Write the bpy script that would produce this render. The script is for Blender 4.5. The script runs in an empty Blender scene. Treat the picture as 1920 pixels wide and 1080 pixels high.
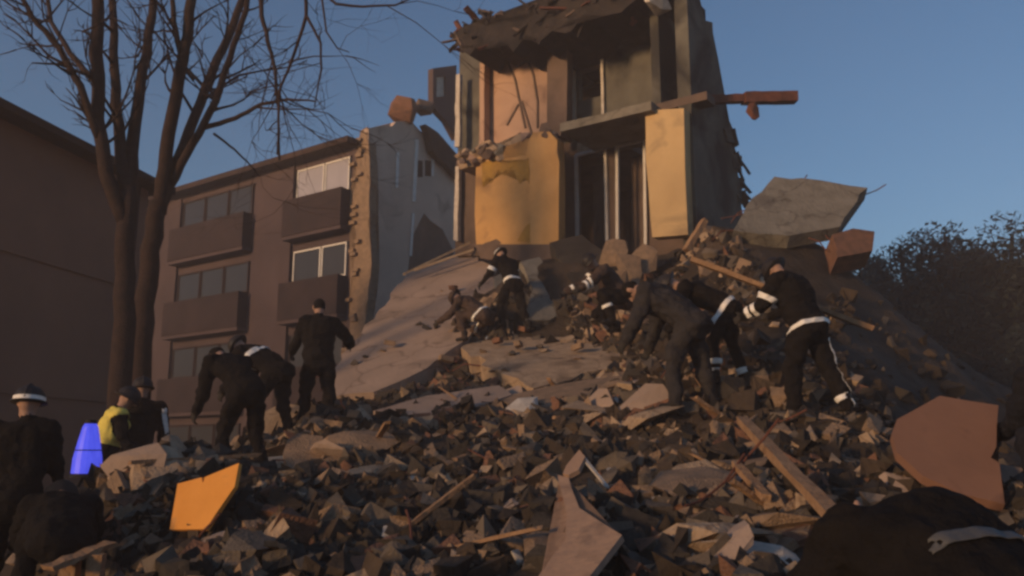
import bpy, bmesh, math, random
import numpy as np
from mathutils import Vector, Matrix, noise
from mathutils.bvhtree import BVHTree

random.seed(7); np.random.seed(7)
R = math.radians
SC = bpy.context.scene
COL = SC.collection

# ------------------------------------------------------------------ camera
F = 1600.0; PITCH = R(11.0); CAMZ = 1.6
cd = bpy.data.cameras.new('camera'); cam = bpy.data.objects.new('camera', cd); COL.objects.link(cam)
cd.sensor_width = 36.0; cd.lens = 36.0 * F / 1920.0; cd.clip_start = 0.05; cd.clip_end = 3000.0
cam.location = (0, 0, CAMZ); cam.rotation_euler = (math.pi / 2 + PITCH, 0, 0)
SC.camera = cam

# ------------------------------------------------------------------ sky, sun, exposure
SUN_EL = R(8.0)
SUN_DIR = Vector((-0.788, -0.616, 0)).normalized()          # horizontal direction towards the sun
wd = bpy.data.worlds.new('World'); SC.world = wd; wd.use_nodes = True
nt = wd.node_tree; nt.nodes.clear()
sky = nt.nodes.new('ShaderNodeTexSky'); sky.sky_type = 'NISHITA'; sky.sun_disc = False
sky.sun_elevation = SUN_EL; sky.sun_rotation = math.atan2(SUN_DIR.x, SUN_DIR.y)
sky.air_density = 1.0; sky.dust_density = 0.3; sky.ozone_density = 3.2
bg = nt.nodes.new('ShaderNodeBackground'); bg.inputs[1].default_value = 0.14
wo = nt.nodes.new('ShaderNodeOutputWorld')
nt.links.new(sky.outputs[0], bg.inputs[0]); nt.links.new(bg.outputs[0], wo.inputs[0])
sl = bpy.data.lights.new('sun', 'SUN'); so = bpy.data.objects.new('sun', sl); COL.objects.link(so)
sl.energy = 4.3; sl.angle = R(8); sl.color = (1.0, 0.60, 0.30)
sd = Vector((SUN_DIR.x * math.cos(SUN_EL), SUN_DIR.y * math.cos(SUN_EL), math.sin(SUN_EL)))
so.rotation_euler = sd.to_track_quat('Z', 'Y').to_euler()
so.location = sd * 60
SC.view_settings.view_transform = 'Standard'; SC.view_settings.look = 'None'
SC.view_settings.exposure = 0.0; SC.view_settings.gamma = 1.0
SC.view_settings.use_curve_mapping = False
SC.cycles.max_bounces = 5; SC.cycles.diffuse_bounces = 3; SC.cycles.volume_bounces = 0
SC.cycles.pixel_filter_type = 'BLACKMAN_HARRIS'; SC.cycles.filter_width = 2.8

# ------------------------------------------------------------------ geometry of the view
cp, sp = math.cos(PITCH), math.sin(PITCH)
W = Vector((0.579, 0.815, 0)).normalized()     # away from the street, into the buildings
S = Vector((W.y, -W.x, 0))                     # along the facades, towards the right
UP = Vector((0, 0, 1)); EYE = Vector((0, 0, CAMZ))
def ray(x, y):
    cx = (x - 960) / F; cy = (540 - y) / F
    return Vector((cx, cp - cy * sp, sp + cy * cp))
def at(x, y, Y):
    r = ray(x, y); return EYE + r * (Y / r.y)
def hw(x, y, w):
    r = ray(x, y); return EYE + r * (w / r.dot(W))
def hs(x, y, s):
    r = ray(x, y); return EYE + r * (s / r.dot(S))
def swz(s, w, z): return S * s + W * w + UP * z
FA = 19.88      # facade of the long wing
FT = 15.68      # front of the ruined end section

# ------------------------------------------------------------------ materials
def mat(name, c1, c2=None, scale=4.0, rough=0.9, bump=0.15, bscale=None, detail=6, spec=0.2, stain=None, metallic=0, crack=0):
    m = bpy.data.materials.new(name); m.use_nodes = True
    n = m.node_tree.nodes; l = m.node_tree.links
    b = n['Principled BSDF']; b.inputs['Roughness'].default_value = rough
    b.inputs['Specular IOR Level'].default_value = spec; b.inputs['Metallic'].default_value = metallic
    tc = n.new('ShaderNodeTexCoord')
    c2 = c2 or tuple(v * 0.6 for v in c1)
    t = n.new('ShaderNodeTexNoise'); t.inputs['Scale'].default_value = scale; t.inputs['Detail'].default_value = detail
    t.inputs['Roughness'].default_value = 0.62
    l.new(tc.outputs['Object'], t.inputs['Vector'])
    r = n.new('ShaderNodeValToRGB'); r.color_ramp.elements[0].position = 0.33; r.color_ramp.elements[1].position = 0.68
    r.color_ramp.elements[0].color = (*c2, 1); r.color_ramp.elements[1].color = (*c1, 1)
    l.new(t.outputs['Fac'], r.inputs['Fac']); out = r.outputs['Color']
    if stain:
        t2 = n.new('ShaderNodeTexNoise'); t2.inputs['Scale'].default_value = stain[1]; t2.inputs['Detail'].default_value = 8
        t2.inputs['Distortion'].default_value = 0.6
        l.new(tc.outputs['Object'], t2.inputs['Vector'])
        r2 = n.new('ShaderNodeValToRGB'); r2.color_ramp.elements[0].position = stain[2]; r2.color_ramp.elements[1].position = stain[2] + 0.12
        l.new(t2.outputs['Fac'], r2.inputs['Fac'])
        mx = n.new('ShaderNodeMix'); mx.data_type = 'RGBA'
        l.new(r2.outputs['Color'], mx.inputs['Factor']); l.new(out, mx.inputs[6]); mx.inputs[7].default_value = (*stain[0], 1)
        out = mx.outputs[2]
    if crack:
        vo = n.new('ShaderNodeTexVoronoi'); vo.feature = 'DISTANCE_TO_EDGE'; vo.inputs['Scale'].default_value = crack
        wn = n.new('ShaderNodeTexNoise'); wn.inputs['Scale'].default_value = crack * 2.2; wn.inputs['Detail'].default_value = 5
        va = n.new('ShaderNodeVectorMath'); va.operation = 'SCALE'; va.inputs['Scale'].default_value = .9 / crack
        vb = n.new('ShaderNodeVectorMath'); vb.operation = 'ADD'
        l.new(tc.outputs['Object'], wn.inputs['Vector']); l.new(wn.outputs['Color'], va.inputs[0]); l.new(va.outputs[0], vb.inputs[0]); l.new(tc.outputs['Object'], vb.inputs[1]); l.new(vb.outputs[0], vo.inputs['Vector'])
        r3 = n.new('ShaderNodeValToRGB'); r3.color_ramp.elements[0].position = .004; r3.color_ramp.elements[1].position = .022
        r3.color_ramp.elements[0].color = (.25, .22, .2, 1); r3.color_ramp.elements[1].color = (1, 1, 1, 1)
        l.new(vo.outputs['Distance'], r3.inputs['Fac'])
        mc = n.new('ShaderNodeMix'); mc.data_type = 'RGBA'; mc.blend_type = 'MULTIPLY'; mc.inputs['Factor'].default_value = .5
        l.new(out, mc.inputs[6]); l.new(r3.outputs['Color'], mc.inputs[7]); out = mc.outputs[2]
    l.new(out, b.inputs['Base Color'])
    if bump:
        t3 = n.new('ShaderNodeTexNoise'); t3.inputs['Scale'].default_value = bscale or scale * 6; t3.inputs['Detail'].default_value = 8
        l.new(tc.outputs['Object'], t3.inputs['Vector'])
        bp = n.new('ShaderNodeBump'); bp.inputs['Strength'].default_value = min(1, bump * 3); bp.inputs['Distance'].default_value = 0.04
        l.new(t3.outputs['Fac'], bp.inputs['Height']); l.new(bp.outputs[0], b.inputs['Normal'])
    return m
M = {}
M['earth'] = mat('dusty_earth', (.085, .062, .044), (.022, .018, .014), .9, bump=.34, bscale=11)
M['street'] = mat('dark_street', (.06, .056, .054), (.03, .03, .03), 2)
M['concrete'] = mat('concrete', (.25, .23, .19), (.16, .147, .12), 2.5, bump=.2, bscale=16, stain=((.10, .09, .08), 1.3, .56), crack=.7)
M['concmid'] = mat('weathered_concrete', (.16, .13, .10), (.09, .074, .058), 2.5, bump=.2, bscale=16)
M['concdark'] = mat('dark_concrete', (.065, .055, .044), (.03, .026, .023), 1.8, bump=.25, bscale=14)  # darker concrete, also used to make dull rubble zones look shaded
M['dusty'] = mat('dust_covered_slab', (.40, .30, .235), (.31, .235, .185), 1.2, bump=.12, bscale=12, stain=((.20, .155, .125), .8, .56), crack=.55)
M['plaster'] = mat('tan_plaster', (.46, .34, .23), (.30, .22, .15), 5, bump=.2, stain=((.22, .16, .11), 2.0, .56), crack=.9)
M['pale'] = mat('pale_plaster', (.62, .57, .50), (.42, .38, .33), 6, bump=.15)
M['brick'] = mat('broken_brick', (.26, .13, .08), (.14, .08, .055), 7, bump=.25)
M['brickpale'] = mat('silicate_brick', (.34, .235, .155), (.20, .145, .10), 7, bump=.25)
M['wood'] = mat('splintered_wood', (.40, .25, .14), (.25, .15, .085), 6, bump=.2)
M['woodpale'] = mat('pale_lath', (.55, .42, .28), (.40, .29, .18), 6, bump=.1)
M['char'] = mat('charred_roofing', (.045, .036, .032), (.018, .016, .016), 3, bump=.35, bscale=9)
M['graywall'] = mat('gray_wallpaper', (.60, .46, .37), (.48, .37, .30), .9, bump=.06, stain=((.33, .25, .20), .7, .57))
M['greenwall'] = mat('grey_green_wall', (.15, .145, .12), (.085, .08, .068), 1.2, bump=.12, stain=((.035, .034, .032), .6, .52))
M['orangewall'] = mat('ochre_wall', (.62, .37, .15), (.50, .29, .11), 1.3, bump=.08, stain=((.34, .20, .09), 1.1, .57))
M['pinkwall'] = mat('pink_plaster_wall', (.48, .32, .23), (.40, .265, .195), 1.4, bump=.08, stain=((.25, .16, .12), 1.1, .56))
M['yellowwall'] = mat('cream_panel', (.60, .43, .22), (.50, .35, .18), 1.3, bump=.07, stain=((.34, .245, .14), 1.0, .57))
M['ochredark'] = mat('mustard_paint', (.46, .27, .055), (.30, .17, .05), 2.2, bump=.15)
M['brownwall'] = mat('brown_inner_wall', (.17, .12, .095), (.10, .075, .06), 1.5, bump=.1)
M['facade'] = mat('brown_render', (.095, .068, .070), (.066, .048, .051), .5, bump=.1, bscale=8)
M['parapet'] = mat('dark_parapet', (.048, .033, .034), (.03, .022, .024), 1.0, bump=.1)
M['house'] = mat('brown_house_wall', (.30, .175, .12), (.21, .128, .094), .35, bump=.08)
M['houseroof'] = mat('dark_roof', (.06, .036, .03), (.035, .024, .022), 1.2, bump=.2)
M['white'] = mat('white_frame', (.72, .70, .66), (.60, .57, .53), 5, rough=.5, bump=.03)
M['steelrust'] = mat('rusty_steel', (.19, .075, .05), (.10, .045, .035), 6, bump=.2)
M['orangeboard'] = mat('orange_board', (.80, .36, .075), (.70, .30, .055), 3, bump=.06, rough=.75, stain=((.52, .27, .10), 3.5, .58))
M['tanboard'] = mat('tan_board', (.42, .28, .19), (.33, .22, .155), 3, bump=.1, rough=.85, stain=((.22, .15, .11), 2.6, .56))
M['brownboard'] = mat('brown_board', (.27, .145, .095), (.21, .115, .078), 1.1, bump=.05, stain=((.15, .08, .055), 2.2, .55))
M['bluesheet'] = mat('blue_grey_sheet', (.24, .24, .29), (.19, .19, .23), 3, bump=.08)
M['bark'] = mat('bark', (.060, .038, .032), (.035, .024, .022), 8, bump=.3)
M['leafdark'] = mat('dark_foliage', (.045, .055, .040), (.025, .032, .026), 5, bump=0)
M['black'] = mat('black_cloth', (.016, .014, .013), (.010, .009, .009), 9, bump=.2, bscale=22, rough=.95, spec=.08)
M['grey'] = mat('charcoal_cloth', (.046, .043, .044), (.032, .030, .031), 8, bump=.2, bscale=20, rough=.95, spec=.08)
M['brown'] = mat('dusty_brown_cloth', (.085, .060, .050), (.06, .043, .037), 8, bump=.2, bscale=20, rough=.95, spec=.08)
M['navy'] = mat('navy_cloth', (.020, .021, .028), (.013, .014, .018), 8, bump=.2, bscale=20, rough=.95, spec=.08)
M['skin'] = mat('skin', (.42, .26, .19), (.36, .22, .16), 20, bump=.03, rough=.6)
M['glove'] = mat('work_glove', (.05, .045, .04), (.03, .028, .026), 20, bump=.1)
M['boot'] = mat('rubber_boot', (.018, .016, .015), (.012, .011, .011), 12, bump=.1, rough=.6)
M['helmet'] = mat('dark_helmet', (.03, .025, .024), (.02, .018, .018), 9, bump=.03, rough=.55, spec=.3)
M['band'] = mat('reflective_tape', (.92, .90, .84), (.86, .84, .78), 30, bump=.02, rough=.4)
M['bandgrey'] = mat('dull_tape', (.11, .11, .11), (.085, .085, .085), 14, bump=.05, rough=.6)
M['hivis'] = mat('hi_vis_yellow', (.85, .72, .16), (.75, .62, .13), 12, bump=.1)
def glass(name, c):
    m = bpy.data.materials.new(name); m.use_nodes = True; b = m.node_tree.nodes['Principled BSDF']
    n = m.node_tree.nodes; l = m.node_tree.links
    t = n.new('ShaderNodeTexNoise'); t.inputs['Scale'].default_value = 1.2
    r = n.new('ShaderNodeValToRGB'); r.color_ramp.elements[0].color = (*[v * .7 for v in c], 1); r.color_ramp.elements[1].color = (*c, 1)
    l.new(t.outputs['Fac'], r.inputs['Fac']); l.new(r.outputs['Color'], b.inputs['Base Color'])
    b.inputs['Roughness'].default_value = .3; b.inputs['Specular IOR Level'].default_value = .35
    return m
M['glass'] = glass('window_glass', (.035, .034, .036)); M['skyglass'] = glass('sky_pale_glass', (.40, .38, .42))  # pale glass colour carries the sky reflection of the top panes
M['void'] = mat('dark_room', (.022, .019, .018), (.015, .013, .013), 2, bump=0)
m = bpy.data.materials.new('blue_lamp_glow'); m.use_nodes = True
b = m.node_tree.nodes['Principled BSDF']; b.inputs['Base Color'].default_value = (.02, .03, .5, 1)
lw = m.node_tree.nodes.new('ShaderNodeTexNoise'); lw.inputs['Scale'].default_value = 6
rr = m.node_tree.nodes.new('ShaderNodeValToRGB'); rr.color_ramp.elements[0].color = (.045, .055, .55, 1); rr.color_ramp.elements[1].color = (.09, .11, .85, 1)
m.node_tree.links.new(lw.outputs['Fac'], rr.inputs['Fac']); m.node_tree.links.new(rr.outputs['Color'], b.inputs['Emission Color'])
b.inputs['Emission Strength'].default_value = 1.0
M['blue'] = m

# ------------------------------------------------------------------ object helpers
def tag(o, label=None, cat=None, group=None, kind=None):
    if label: o['label'] = label
    if cat: o['category'] = cat
    if group: o['group'] = group
    if kind or cat: o['kind'] = kind or 'thing'
    return o
def empty(name, loc=(0, 0, 0)):
    o = bpy.data.objects.new(name, None); COL.objects.link(o); o.location = loc; o.empty_display_size = .2
    return o
def link_mesh(name, me, m, parent=None):
    o = bpy.data.objects.new(name, me); COL.objects.link(o)
    if m is not None and not me.materials: me.materials.append(M[m])
    if parent is not None:
        o.parent = parent; o.matrix_parent_inverse = Matrix.Translation(parent.location).inverted()
    return o
def obj(name, bm, m, parent=None, smooth=False):
    me = bpy.data.meshes.new(name); bmesh.ops.recalc_face_normals(bm, faces=bm.faces); bm.to_mesh(me); bm.free()
    if smooth:
        for p in me.polygons: p.use_smooth = True
    return link_mesh(name, me, m, parent)
def recentre(o):
    """origin to the base centre of a world-space mesh"""
    vs = [v.co for v in o.data.vertices]
    c = Vector((sum(v.x for v in vs) / len(vs), sum(v.y for v in vs) / len(vs), min(v.z for v in vs)))
    o.data.transform(Matrix.Translation(-c)); o.location = c
    return o
def jag(pts, step, amp, seed=0, axes=None, skip=()):
    rnd = random.Random(seed); out = []
    n = len(pts)
    for i in range(n):
        a, b = pts[i], pts[(i + 1) % n]; out.append(a.copy())
        if i in skip: continue
        L = (b - a).length; k = int(L / step)
        d = (b - a).normalized()
        for j in range(1, k):
            u, v = axes
            off = u * rnd.uniform(-amp, amp) + v * rnd.uniform(-amp, amp)
            out.append(a.lerp(b, (j + rnd.uniform(-.3, .3)) / k) + off)
    return out
def prism(pts, ext, bm=None):
    bm = bm or bmesh.new()
    f0 = [bm.verts.new(p) for p in pts]; f1 = [bm.verts.new(p + ext) for p in pts]
    n = len(pts); fa = bm.faces.new(f0); fb = bm.faces.new(list(reversed(f1)))
    for i in range(n): bm.faces.new((f0[(i + 1) % n], f0[i], f1[i], f1[(i + 1) % n]))
    bmesh.ops.triangulate(bm, faces=[fa, fb], ngon_method='EAR_CLIP')
    return bm
def obox(s0, s1, w0, w1, z0, z1, bm=None):
    """box along the building axes"""
    return prism([swz(s0, w0, z0), swz(s1, w0, z0), swz(s1, w0, z1), swz(s0, w0, z1)], W * (w1 - w0), bm)
def beam(a, b, wdt, hgt, bm=None, up=UP, ragged=0):
    bm = bm or bmesh.new(); d = (b - a).normalized(); sd_ = d.cross(up)
    if sd_.length < .01: sd_ = d.cross(Vector((1, 0, 0)))
    sd_.normalize(); u = sd_.cross(d)
    k = 6; rings = []
    for i in range(k + 1):
        p = a.lerp(b, i / k); r = []
        for sx, sy in ((-1, -1), (1, -1), (1, 1), (-1, 1)):
            j = Vector((random.uniform(-1, 1), random.uniform(-1, 1), random.uniform(-1, 1))) * (wdt * .06)
            e = d * random.uniform(-ragged, ragged) if i in (0, k) else Vector()
            r.append(bm.verts.new(p + sd_ * sx * wdt / 2 + u * sy * hgt / 2 + j + e))
        rings.append(r)
    for i in range(k):
        for q in range(4): bm.faces.new((rings[i][q], rings[i][(q + 1) % 4], rings[i + 1][(q + 1) % 4], rings[i + 1][q]))
    bm.faces.new(rings[0]); bm.faces.new(rings[k])
    return bm
def tube(bm, pts, rad, seg=6):
    """swept tube; rad list"""
    prev = None; ref = Vector((.3, .9, .2)).normalized(); n = len(pts)
    for i, p in enumerate(pts):
        d = (pts[min(i + 1, n - 1)] - pts[max(i - 1, 0)]).normalized()
        x = d.cross(ref)
        if x.length < .05: x = d.cross(Vector((1, 0, 0)))
        x.normalize(); y = d.cross(x)
        r = [bm.verts.new(p + (x * math.cos(2 * math.pi * k / seg) + y * math.sin(2 * math.pi * k / seg)) * rad[i]) for k in range(seg)]
        if prev:
            for k in range(seg): bm.faces.new((prev[k], prev[(k + 1) % seg], r[(k + 1) % seg], r[k]))
        else: bm.faces.new(r)
        prev = r
    bm.faces.new(prev)

# ================================================================== GROUND AND RUBBLE MOUND
g = bmesh.new(); bmesh.ops.create_grid(g, x_segments=8, y_segments=8, size=1500)
go = obj('ground', g, 'street'); tag(go, kind='structure')

ctrl_px = [(300, 1095, 5), (600, 1095, 4.8), (960, 1095, 4.8), (1300, 1095, 4.6), (1600, 1090, 4.4), (2000, 1080, 4.4),
 (255, 885, 7.7), (350, 850, 8.6), (320, 1000, 6.6),
 (450, 908, 9.2), (545, 900, 9.0), (620, 800, 10.4), (750, 815, 10), (800, 905, 8), (700, 1000, 6), (500, 1010, 6), (900, 905, 7.5), (1000, 790, 10.5),
 (960, 1000, 5.9), (1150, 855, 8.5), (1200, 985, 6), (1240, 745, 10.5), (1350, 905, 7), (1450, 790, 9), (1550, 785, 8.8), (1500, 955, 5.8),
 (1650, 885, 7.2), (1800, 945, 5.6), (1950, 910, 6), (1320, 760, 9.6),
 (600, 790, 12), (500, 800, 12.5), (620, 775, 13.2), (760, 770, 13.4), (880, 720, 13.8), (820, 640, 16), (1000, 765, 12.8), (900, 700, 15), (1100, 690, 14.5), (1240, 690, 12.3),
 (1180, 520, 16.4), (1170, 665, 14.0), (1120, 655, 14.8), (1190, 560, 15.6), (1050, 490, 17.0), (960, 520, 17.2), (880, 580, 18.2), (760, 640, 19.5), (650, 740, 18),
 (1350, 440, 16), (1450, 440, 16), (1550, 470, 16), (1400, 570, 13), (1480, 650, 11), (1600, 650, 12.5), (1650, 560, 16.5), (1750, 740, 12.5), (1900, 830, 12.5),
 (1750, 830, 9.2), (1900, 870, 8.8), (1800, 700, 16), (2050, 790, 16)]
C = [at(*c) for c in ctrl_px]
C += [Vector(v) for v in [(0, 0, .15), (-3, 0, .1), (3, 0, .15), (0, 2.5, .5), (2, 2.4, .42), (-2.5, 2.5, .35), (-6, 4, .3), (6, 4, .6), (-4.6, 10, .5), (-3.7, 6.5, .35), (-5, 7, .25), (-3.2, 5, .4), (-5, 5, .2), (-7, 9, .35), (-6, 13, .3), (-9, 14, .05),
     (-5, 17, .6), (-8, 22, 0), (-7, 27, .4), (-3, 26, 2.5), (0, 25, 4), (4, 22, 4.5), (8, 20, 4.2), (12, 20, 1.0), (14, 12, .5), (16, 20, .6), (-16, 6, 0), (-16, 20, 0), (18, 8, .2), (18, 28, 0), (6, 30, .5), (0, 34, 0), (-12, 34, 0), (-16, -4, 0), (18, -4, 0), (0, -5, 0), (10, 34, 0), (9, 0, .2), (-9, 0, 0)]]
CP = np.array([[v.x, v.y] for v in C]); CZ = np.array([v.z for v in C])
D = np.sqrt(((CP[:, None] - CP[None]) ** 2).sum(-1) + .09)
n_ = len(C); A_ = np.zeros((n_ + 3, n_ + 3)); A_[:n_, :n_] = D + np.eye(n_) * -.02
A_[:n_, n_] = 1; A_[:n_, n_ + 1:] = CP; A_[n_, :n_] = 1; A_[n_ + 1:, :n_] = CP.T
SOL = np.linalg.solve(A_, np.concatenate([CZ, [0, 0, 0]]))
def tz(P):
    out = np.empty(len(P))
    for i in range(0, len(P), 20000):
        q = P[i:i + 20000]; d = np.sqrt(((q[:, None] - CP[None]) ** 2).sum(-1) + .09)
        out[i:i + 20000] = d @ SOL[:n_] + SOL[n_] + q @ SOL[n_ + 1:]
    return out
def grid_mesh(x0, x1, y0, y1, st):
    xs = np.arange(x0, x1 + 1e-6, st); ys = np.arange(y0, y1 + 1e-6, st)
    XX, YY = np.meshgrid(xs, ys); P = np.stack([XX.ravel(), YY.ravel()], 1); Z = tz(P)
    edge = np.minimum.reduce([P[:, 0] - x0, x1 - P[:, 0], P[:, 1] - y0, y1 - P[:, 1]])
    Z = Z * np.clip(edge / 2.5, 0, 1)
    out = []
    for (x, y), z in zip(P, Z):
        a = min(1, max(.12, z / 1.2)) if y > 1 else .1
        k = noise.fractal((x * .9, y * .9, 0), 1.0, 2.1, 4) * .16 + noise.noise((x * 5, y * 5, 3)) * .05 + abs(noise.noise((x * 2.3, y * 2.3, 9))) * .12
        out.append((x, y, max(z + (k - .03) * a, .004)))
    nx, ny = len(xs), len(ys)
    idx = np.arange(nx * ny).reshape(ny, nx)
    f = np.stack([idx[:-1, :-1], idx[:-1, 1:], idx[1:, 1:], idx[1:, :-1]], -1).reshape(-1, 4)
    me = bpy.data.meshes.new('rubble_mound'); me.from_pydata(out, [], f.tolist()); me.update()
    for p in me.polygons: p.use_smooth = True
    return me, out, f
TM, TV, TF = grid_mesh(-17, 19, -4.5, 35, .14)
mo = link_mesh('rubble_mound', TM, 'earth'); tag(mo, kind='structure')
BVH = BVHTree.FromPolygons(TV, TF.tolist())
def ground_px(x, y):
    h = BVH.ray_cast(EYE, ray(x, y).normalized())
    return (h[0], h[1]) if h[0] else (None, None)
def ground_xy(x, y):
    h = BVH.ray_cast(Vector((x, y, 60)), Vector((0, 0, -1)))
    return h[0] if h[0] else Vector((x, y, 0))

# ================================================================== LONG WING (left)
wing = empty('apartment_block', swz(-25, FA, 0))
tag(wing, 'long brown apartment block with dark balconies behind the bare trees', 'building')
SE = -20.75; SL = -44.0; ZR = 12.1
sills = [10.6, 7.55, 4.5, 1.45]; heads = [11.85, 8.78, 5.75, 2.7]
bays = [(-24.0, -20.95), (-31.0, -26.2), (-36.2, -33.2), (-42, -38)]
def part(name, bm, m, parent): return obj(name, bm, m, parent)
# wall: piers and bands between the bay openings (openings recessed)
edges = [SE]
for b0, b1 in bays: edges += [b1, b0]
edges.append(SL)
for i in range(0, len(edges), 2):
    part('pier', obox(edges[i + 1], edges[i], FA, FA + .4, -.3, ZR), 'facade', wing)
for (b0, b1) in bays:
    part('lintel', obox(b0, b1, FA + .06, FA + .42, heads[0], ZR), 'facade', wing)
    for k in range(4):
        zt = sills[k]; zb = zt - 1.35
        pr = part('balcony', obox(b0 + .02, b1 - .02, FA - .45, FA - .33, zb, zt - .02), 'parapet', wing)
        part('slab', obox(b0 + .02, b1 - .02, FA - .42, FA + 1.0, zb - .14, zb - .01), 'facade', pr)
        part('side_panel', obox(b0 + .02, b0 + .1, FA - .325, FA - .01, zb, zt - .03), 'parapet', pr)
        part('side_panel', obox(b1 - .1, b1 - .02, FA - .325, FA - .01, zb, zt - .03), 'parapet', pr)
        part('wall_band', obox(b0, b1, FA + .16, FA + .4, zb, zt), 'facade', wing)
        if k < 3: part('lintel', obox(b0, b1, FA + .1, FA + .4, heads[k + 1], zb - .15), 'facade', wing)
        # glazing
        w0, w1 = b0 + .15, b1 - .12; wm = (w0 + w1) / 2 + .1
        if w1 - w0 > 3.5: cuts = [w0, w0 + (w1 - w0) / 3, w0 + 2 * (w1 - w0) / 3, w1]
        else: cuts = [w0, wm, w1]
        for c in range(len(cuts) - 1):
            a0, a1 = cuts[c] + .03, cuts[c + 1] - .03
            bm = bmesh.new(); t = .055
            obox(a0, a0 + t, FA + .02, FA + .1, zt + .02, heads[k] - .02, bm); obox(a1 - t, a1, FA + .02, FA + .1, zt + .02, heads[k] - .02, bm)
            obox(a0 + t, a1 - t, FA + .02, FA + .1, zt + .02, zt + .08, bm); obox(a0 + t, a1 - t, FA + .02, FA + .1, heads[k] - .08, heads[k] - .02, bm)
            wn = part('window', bm, 'white' if b1 > -22 and k in (0, 1) else 'parapet', wing)
            part('pane', obox(a0 + t, a1 - t, FA + .05, FA + .07, zt + .08, heads[k] - .08), 'skyglass' if b1 > -22 and k == 0 else 'glass', wn)
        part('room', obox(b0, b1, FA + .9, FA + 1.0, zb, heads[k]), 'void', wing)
bm = bmesh.new(); obox(SL, SE + .1, FA - .55, FA + 9, ZR + .01, ZR + .22, bm)
rf = part('roof', bm, 'houseroof', wing)
for sx in (-23.2, -27.5, -32.5): part('chimney', obox(sx, sx + .5, FA + 3, FA + 3.6, ZR + .23, ZR + .9), 'facade', rf)
part('rear_wall', obox(SL, SE - .5, FA + 8.6, FA + 9, -.3, ZR), 'facade', wing)
# broken end: ragged brick jamb, lit
pts = [hw(x, y, FA - .02) for x, y in [(672, 650), (655, 620), (660, 540), (663, 470), (668, 440), (660, 410), (655, 370), (668, 350), (666, 300), (676, 245), (688, 238), (693, 300), (692, 360), (690, 420), (696, 480), (690, 560), (682, 620)]]
pl = part('broken_jamb', prism(jag(pts, .3, .06, 3, (S, UP)), W * .38), 'brickpale', wing)
rnd = random.Random(5)
for k in range(58):
    if rnd.random() < .62: continue
    z = 4.3 + k * .14; s = -20.66 + rnd.uniform(-.24, .2)
    p = swz(s, FA - .06, z)
    bm = bmesh.new(); bmesh.ops.create_cube(bm, size=1)
    for v in bm.verts: v.co = Vector((v.co.x * .25, v.co.y * .16, v.co.z * .12)) + Vector([rnd.uniform(-.012, .012) for _ in range(3)])
    bm.transform(Matrix.Translation(p) @ Matrix.Rotation(math.atan2(S.y, S.x) + rnd.uniform(-.15, .15), 4, 'Z'))
    part('brick', bm, 'brickpale', pl)
# exposed cross wall
sx = hw(690, 300, FA).dot(S)
pts = [hs(x, y, sx) for x, y in [(690, 640), (691, 240), (715, 237), (736, 236), (742, 228), (770, 226), (786, 250), (800, 262), (822, 282), (855, 305), (870, 330), (870, 640)]]
cw = part('cross_wall', prism(jag(pts, .5, .05, 8, (W, UP), skip=(0, 10, 11)), S * -.22), 'graywall', wing)
for (x0, y0, x1, y1, t) in [(745, 286, 743, 352, 5), (781, 262, 775, 378, 6), (812, 290, 810, 330, 4), (774, 400, 769, 480, 4)]:
    bm = bmesh.new(); q = t / 2
    prism([hs(x, y, sx + .004) for x, y in [(x0 - q, y0), (x0 + q, y0), (x1 + q, y1), (x1 - q, y1)]], S * .04, bm)
    part('trim', bm, 'white', cw)
for (x0, y0, x1, y1) in [(783, 300, 792, 332), (797, 300, 808, 330)]:
    part('niche', prism([hs(x, y, sx + .003) for x, y in [(x0, y0), (x1, y0 + 2), (x1, y1), (x0, y1)]], S * .012), 'void', cw)
# surviving slab stub and dark fallen roofing along the wall top
part('roof_stub', prism(jag([hs(x, y, sx + .03) for x, y in [(786, 236), (802, 246), (870, 318), (870, 345), (850, 336), (800, 285)]], .3, .05, 2, (W, UP)), S * .3), 'char', wing)
part('stain', prism(jag([hs(x, y, sx + .003) for x, y in [(775, 440), (795, 400), (812, 425), (830, 430), (850, 470), (850, 560), (760, 560)]], .3, .06, 4, (W, UP)), S * .006), 'brownwall', cw)
# loose masonry on the wall head
def chunk_mesh(seed, n=13, flat=(1, 1, 1)):
    r = random.Random(seed); bm = bmesh.new()
    for _ in range(n):
        v = Vector((r.gauss(0, 1), r.gauss(0, 1), r.gauss(0, 1))).normalized() * r.uniform(.75, 1.1)
        bm.verts.new((max(-.8, min(.8, v.x)) * flat[0] * .6, max(-.75, min(.75, v.y)) * flat[1] * .6, max(-.7, min(.7, v.z)) * flat[2] * .6))
    h = bmesh.ops.convex_hull(bm, input=bm.verts)
    bmesh.ops.delete(bm, geom=list({e for e in h['geom_interior'] if isinstance(e, bmesh.types.BMVert)}), context='VERTS')
    me = bpy.data.meshes.new('chunk'); bm.to_mesh(me); bm.free(); return me
def place_chunk(name, seed, m, loc, size, label, cat, flat=(1, 1, 1), group=None, rot=None):
    me = chunk_mesh(seed, 15, flat); o = link_mesh(name, me, m); o.location = loc; o.scale = (size,) * 3
    r = random.Random(seed); o.rotation_euler = rot or (r.uniform(-.4, .4), r.uniform(-.4, .4), r.uniform(0, 6))
    tag(o, label, cat, group); return o
place_chunk('masonry_chunk', 11, 'brick', hs(758, 205, sx) , 1.15, 'orange brick lump left on top of the grey cross wall', 'masonry')
place_chunk('masonry_chunk', 12, 'brownwall', hs(783, 196, sx) + W * .3, .8, 'dark reddish masonry lump beside the orange one on the wall top', 'masonry')
fr = empty('window_remnant', hs(835, 215, sx))
tag(fr, 'small piece of wall with a bright window opening against the sky', 'wall fragment')
bm = bmesh.new()
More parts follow.
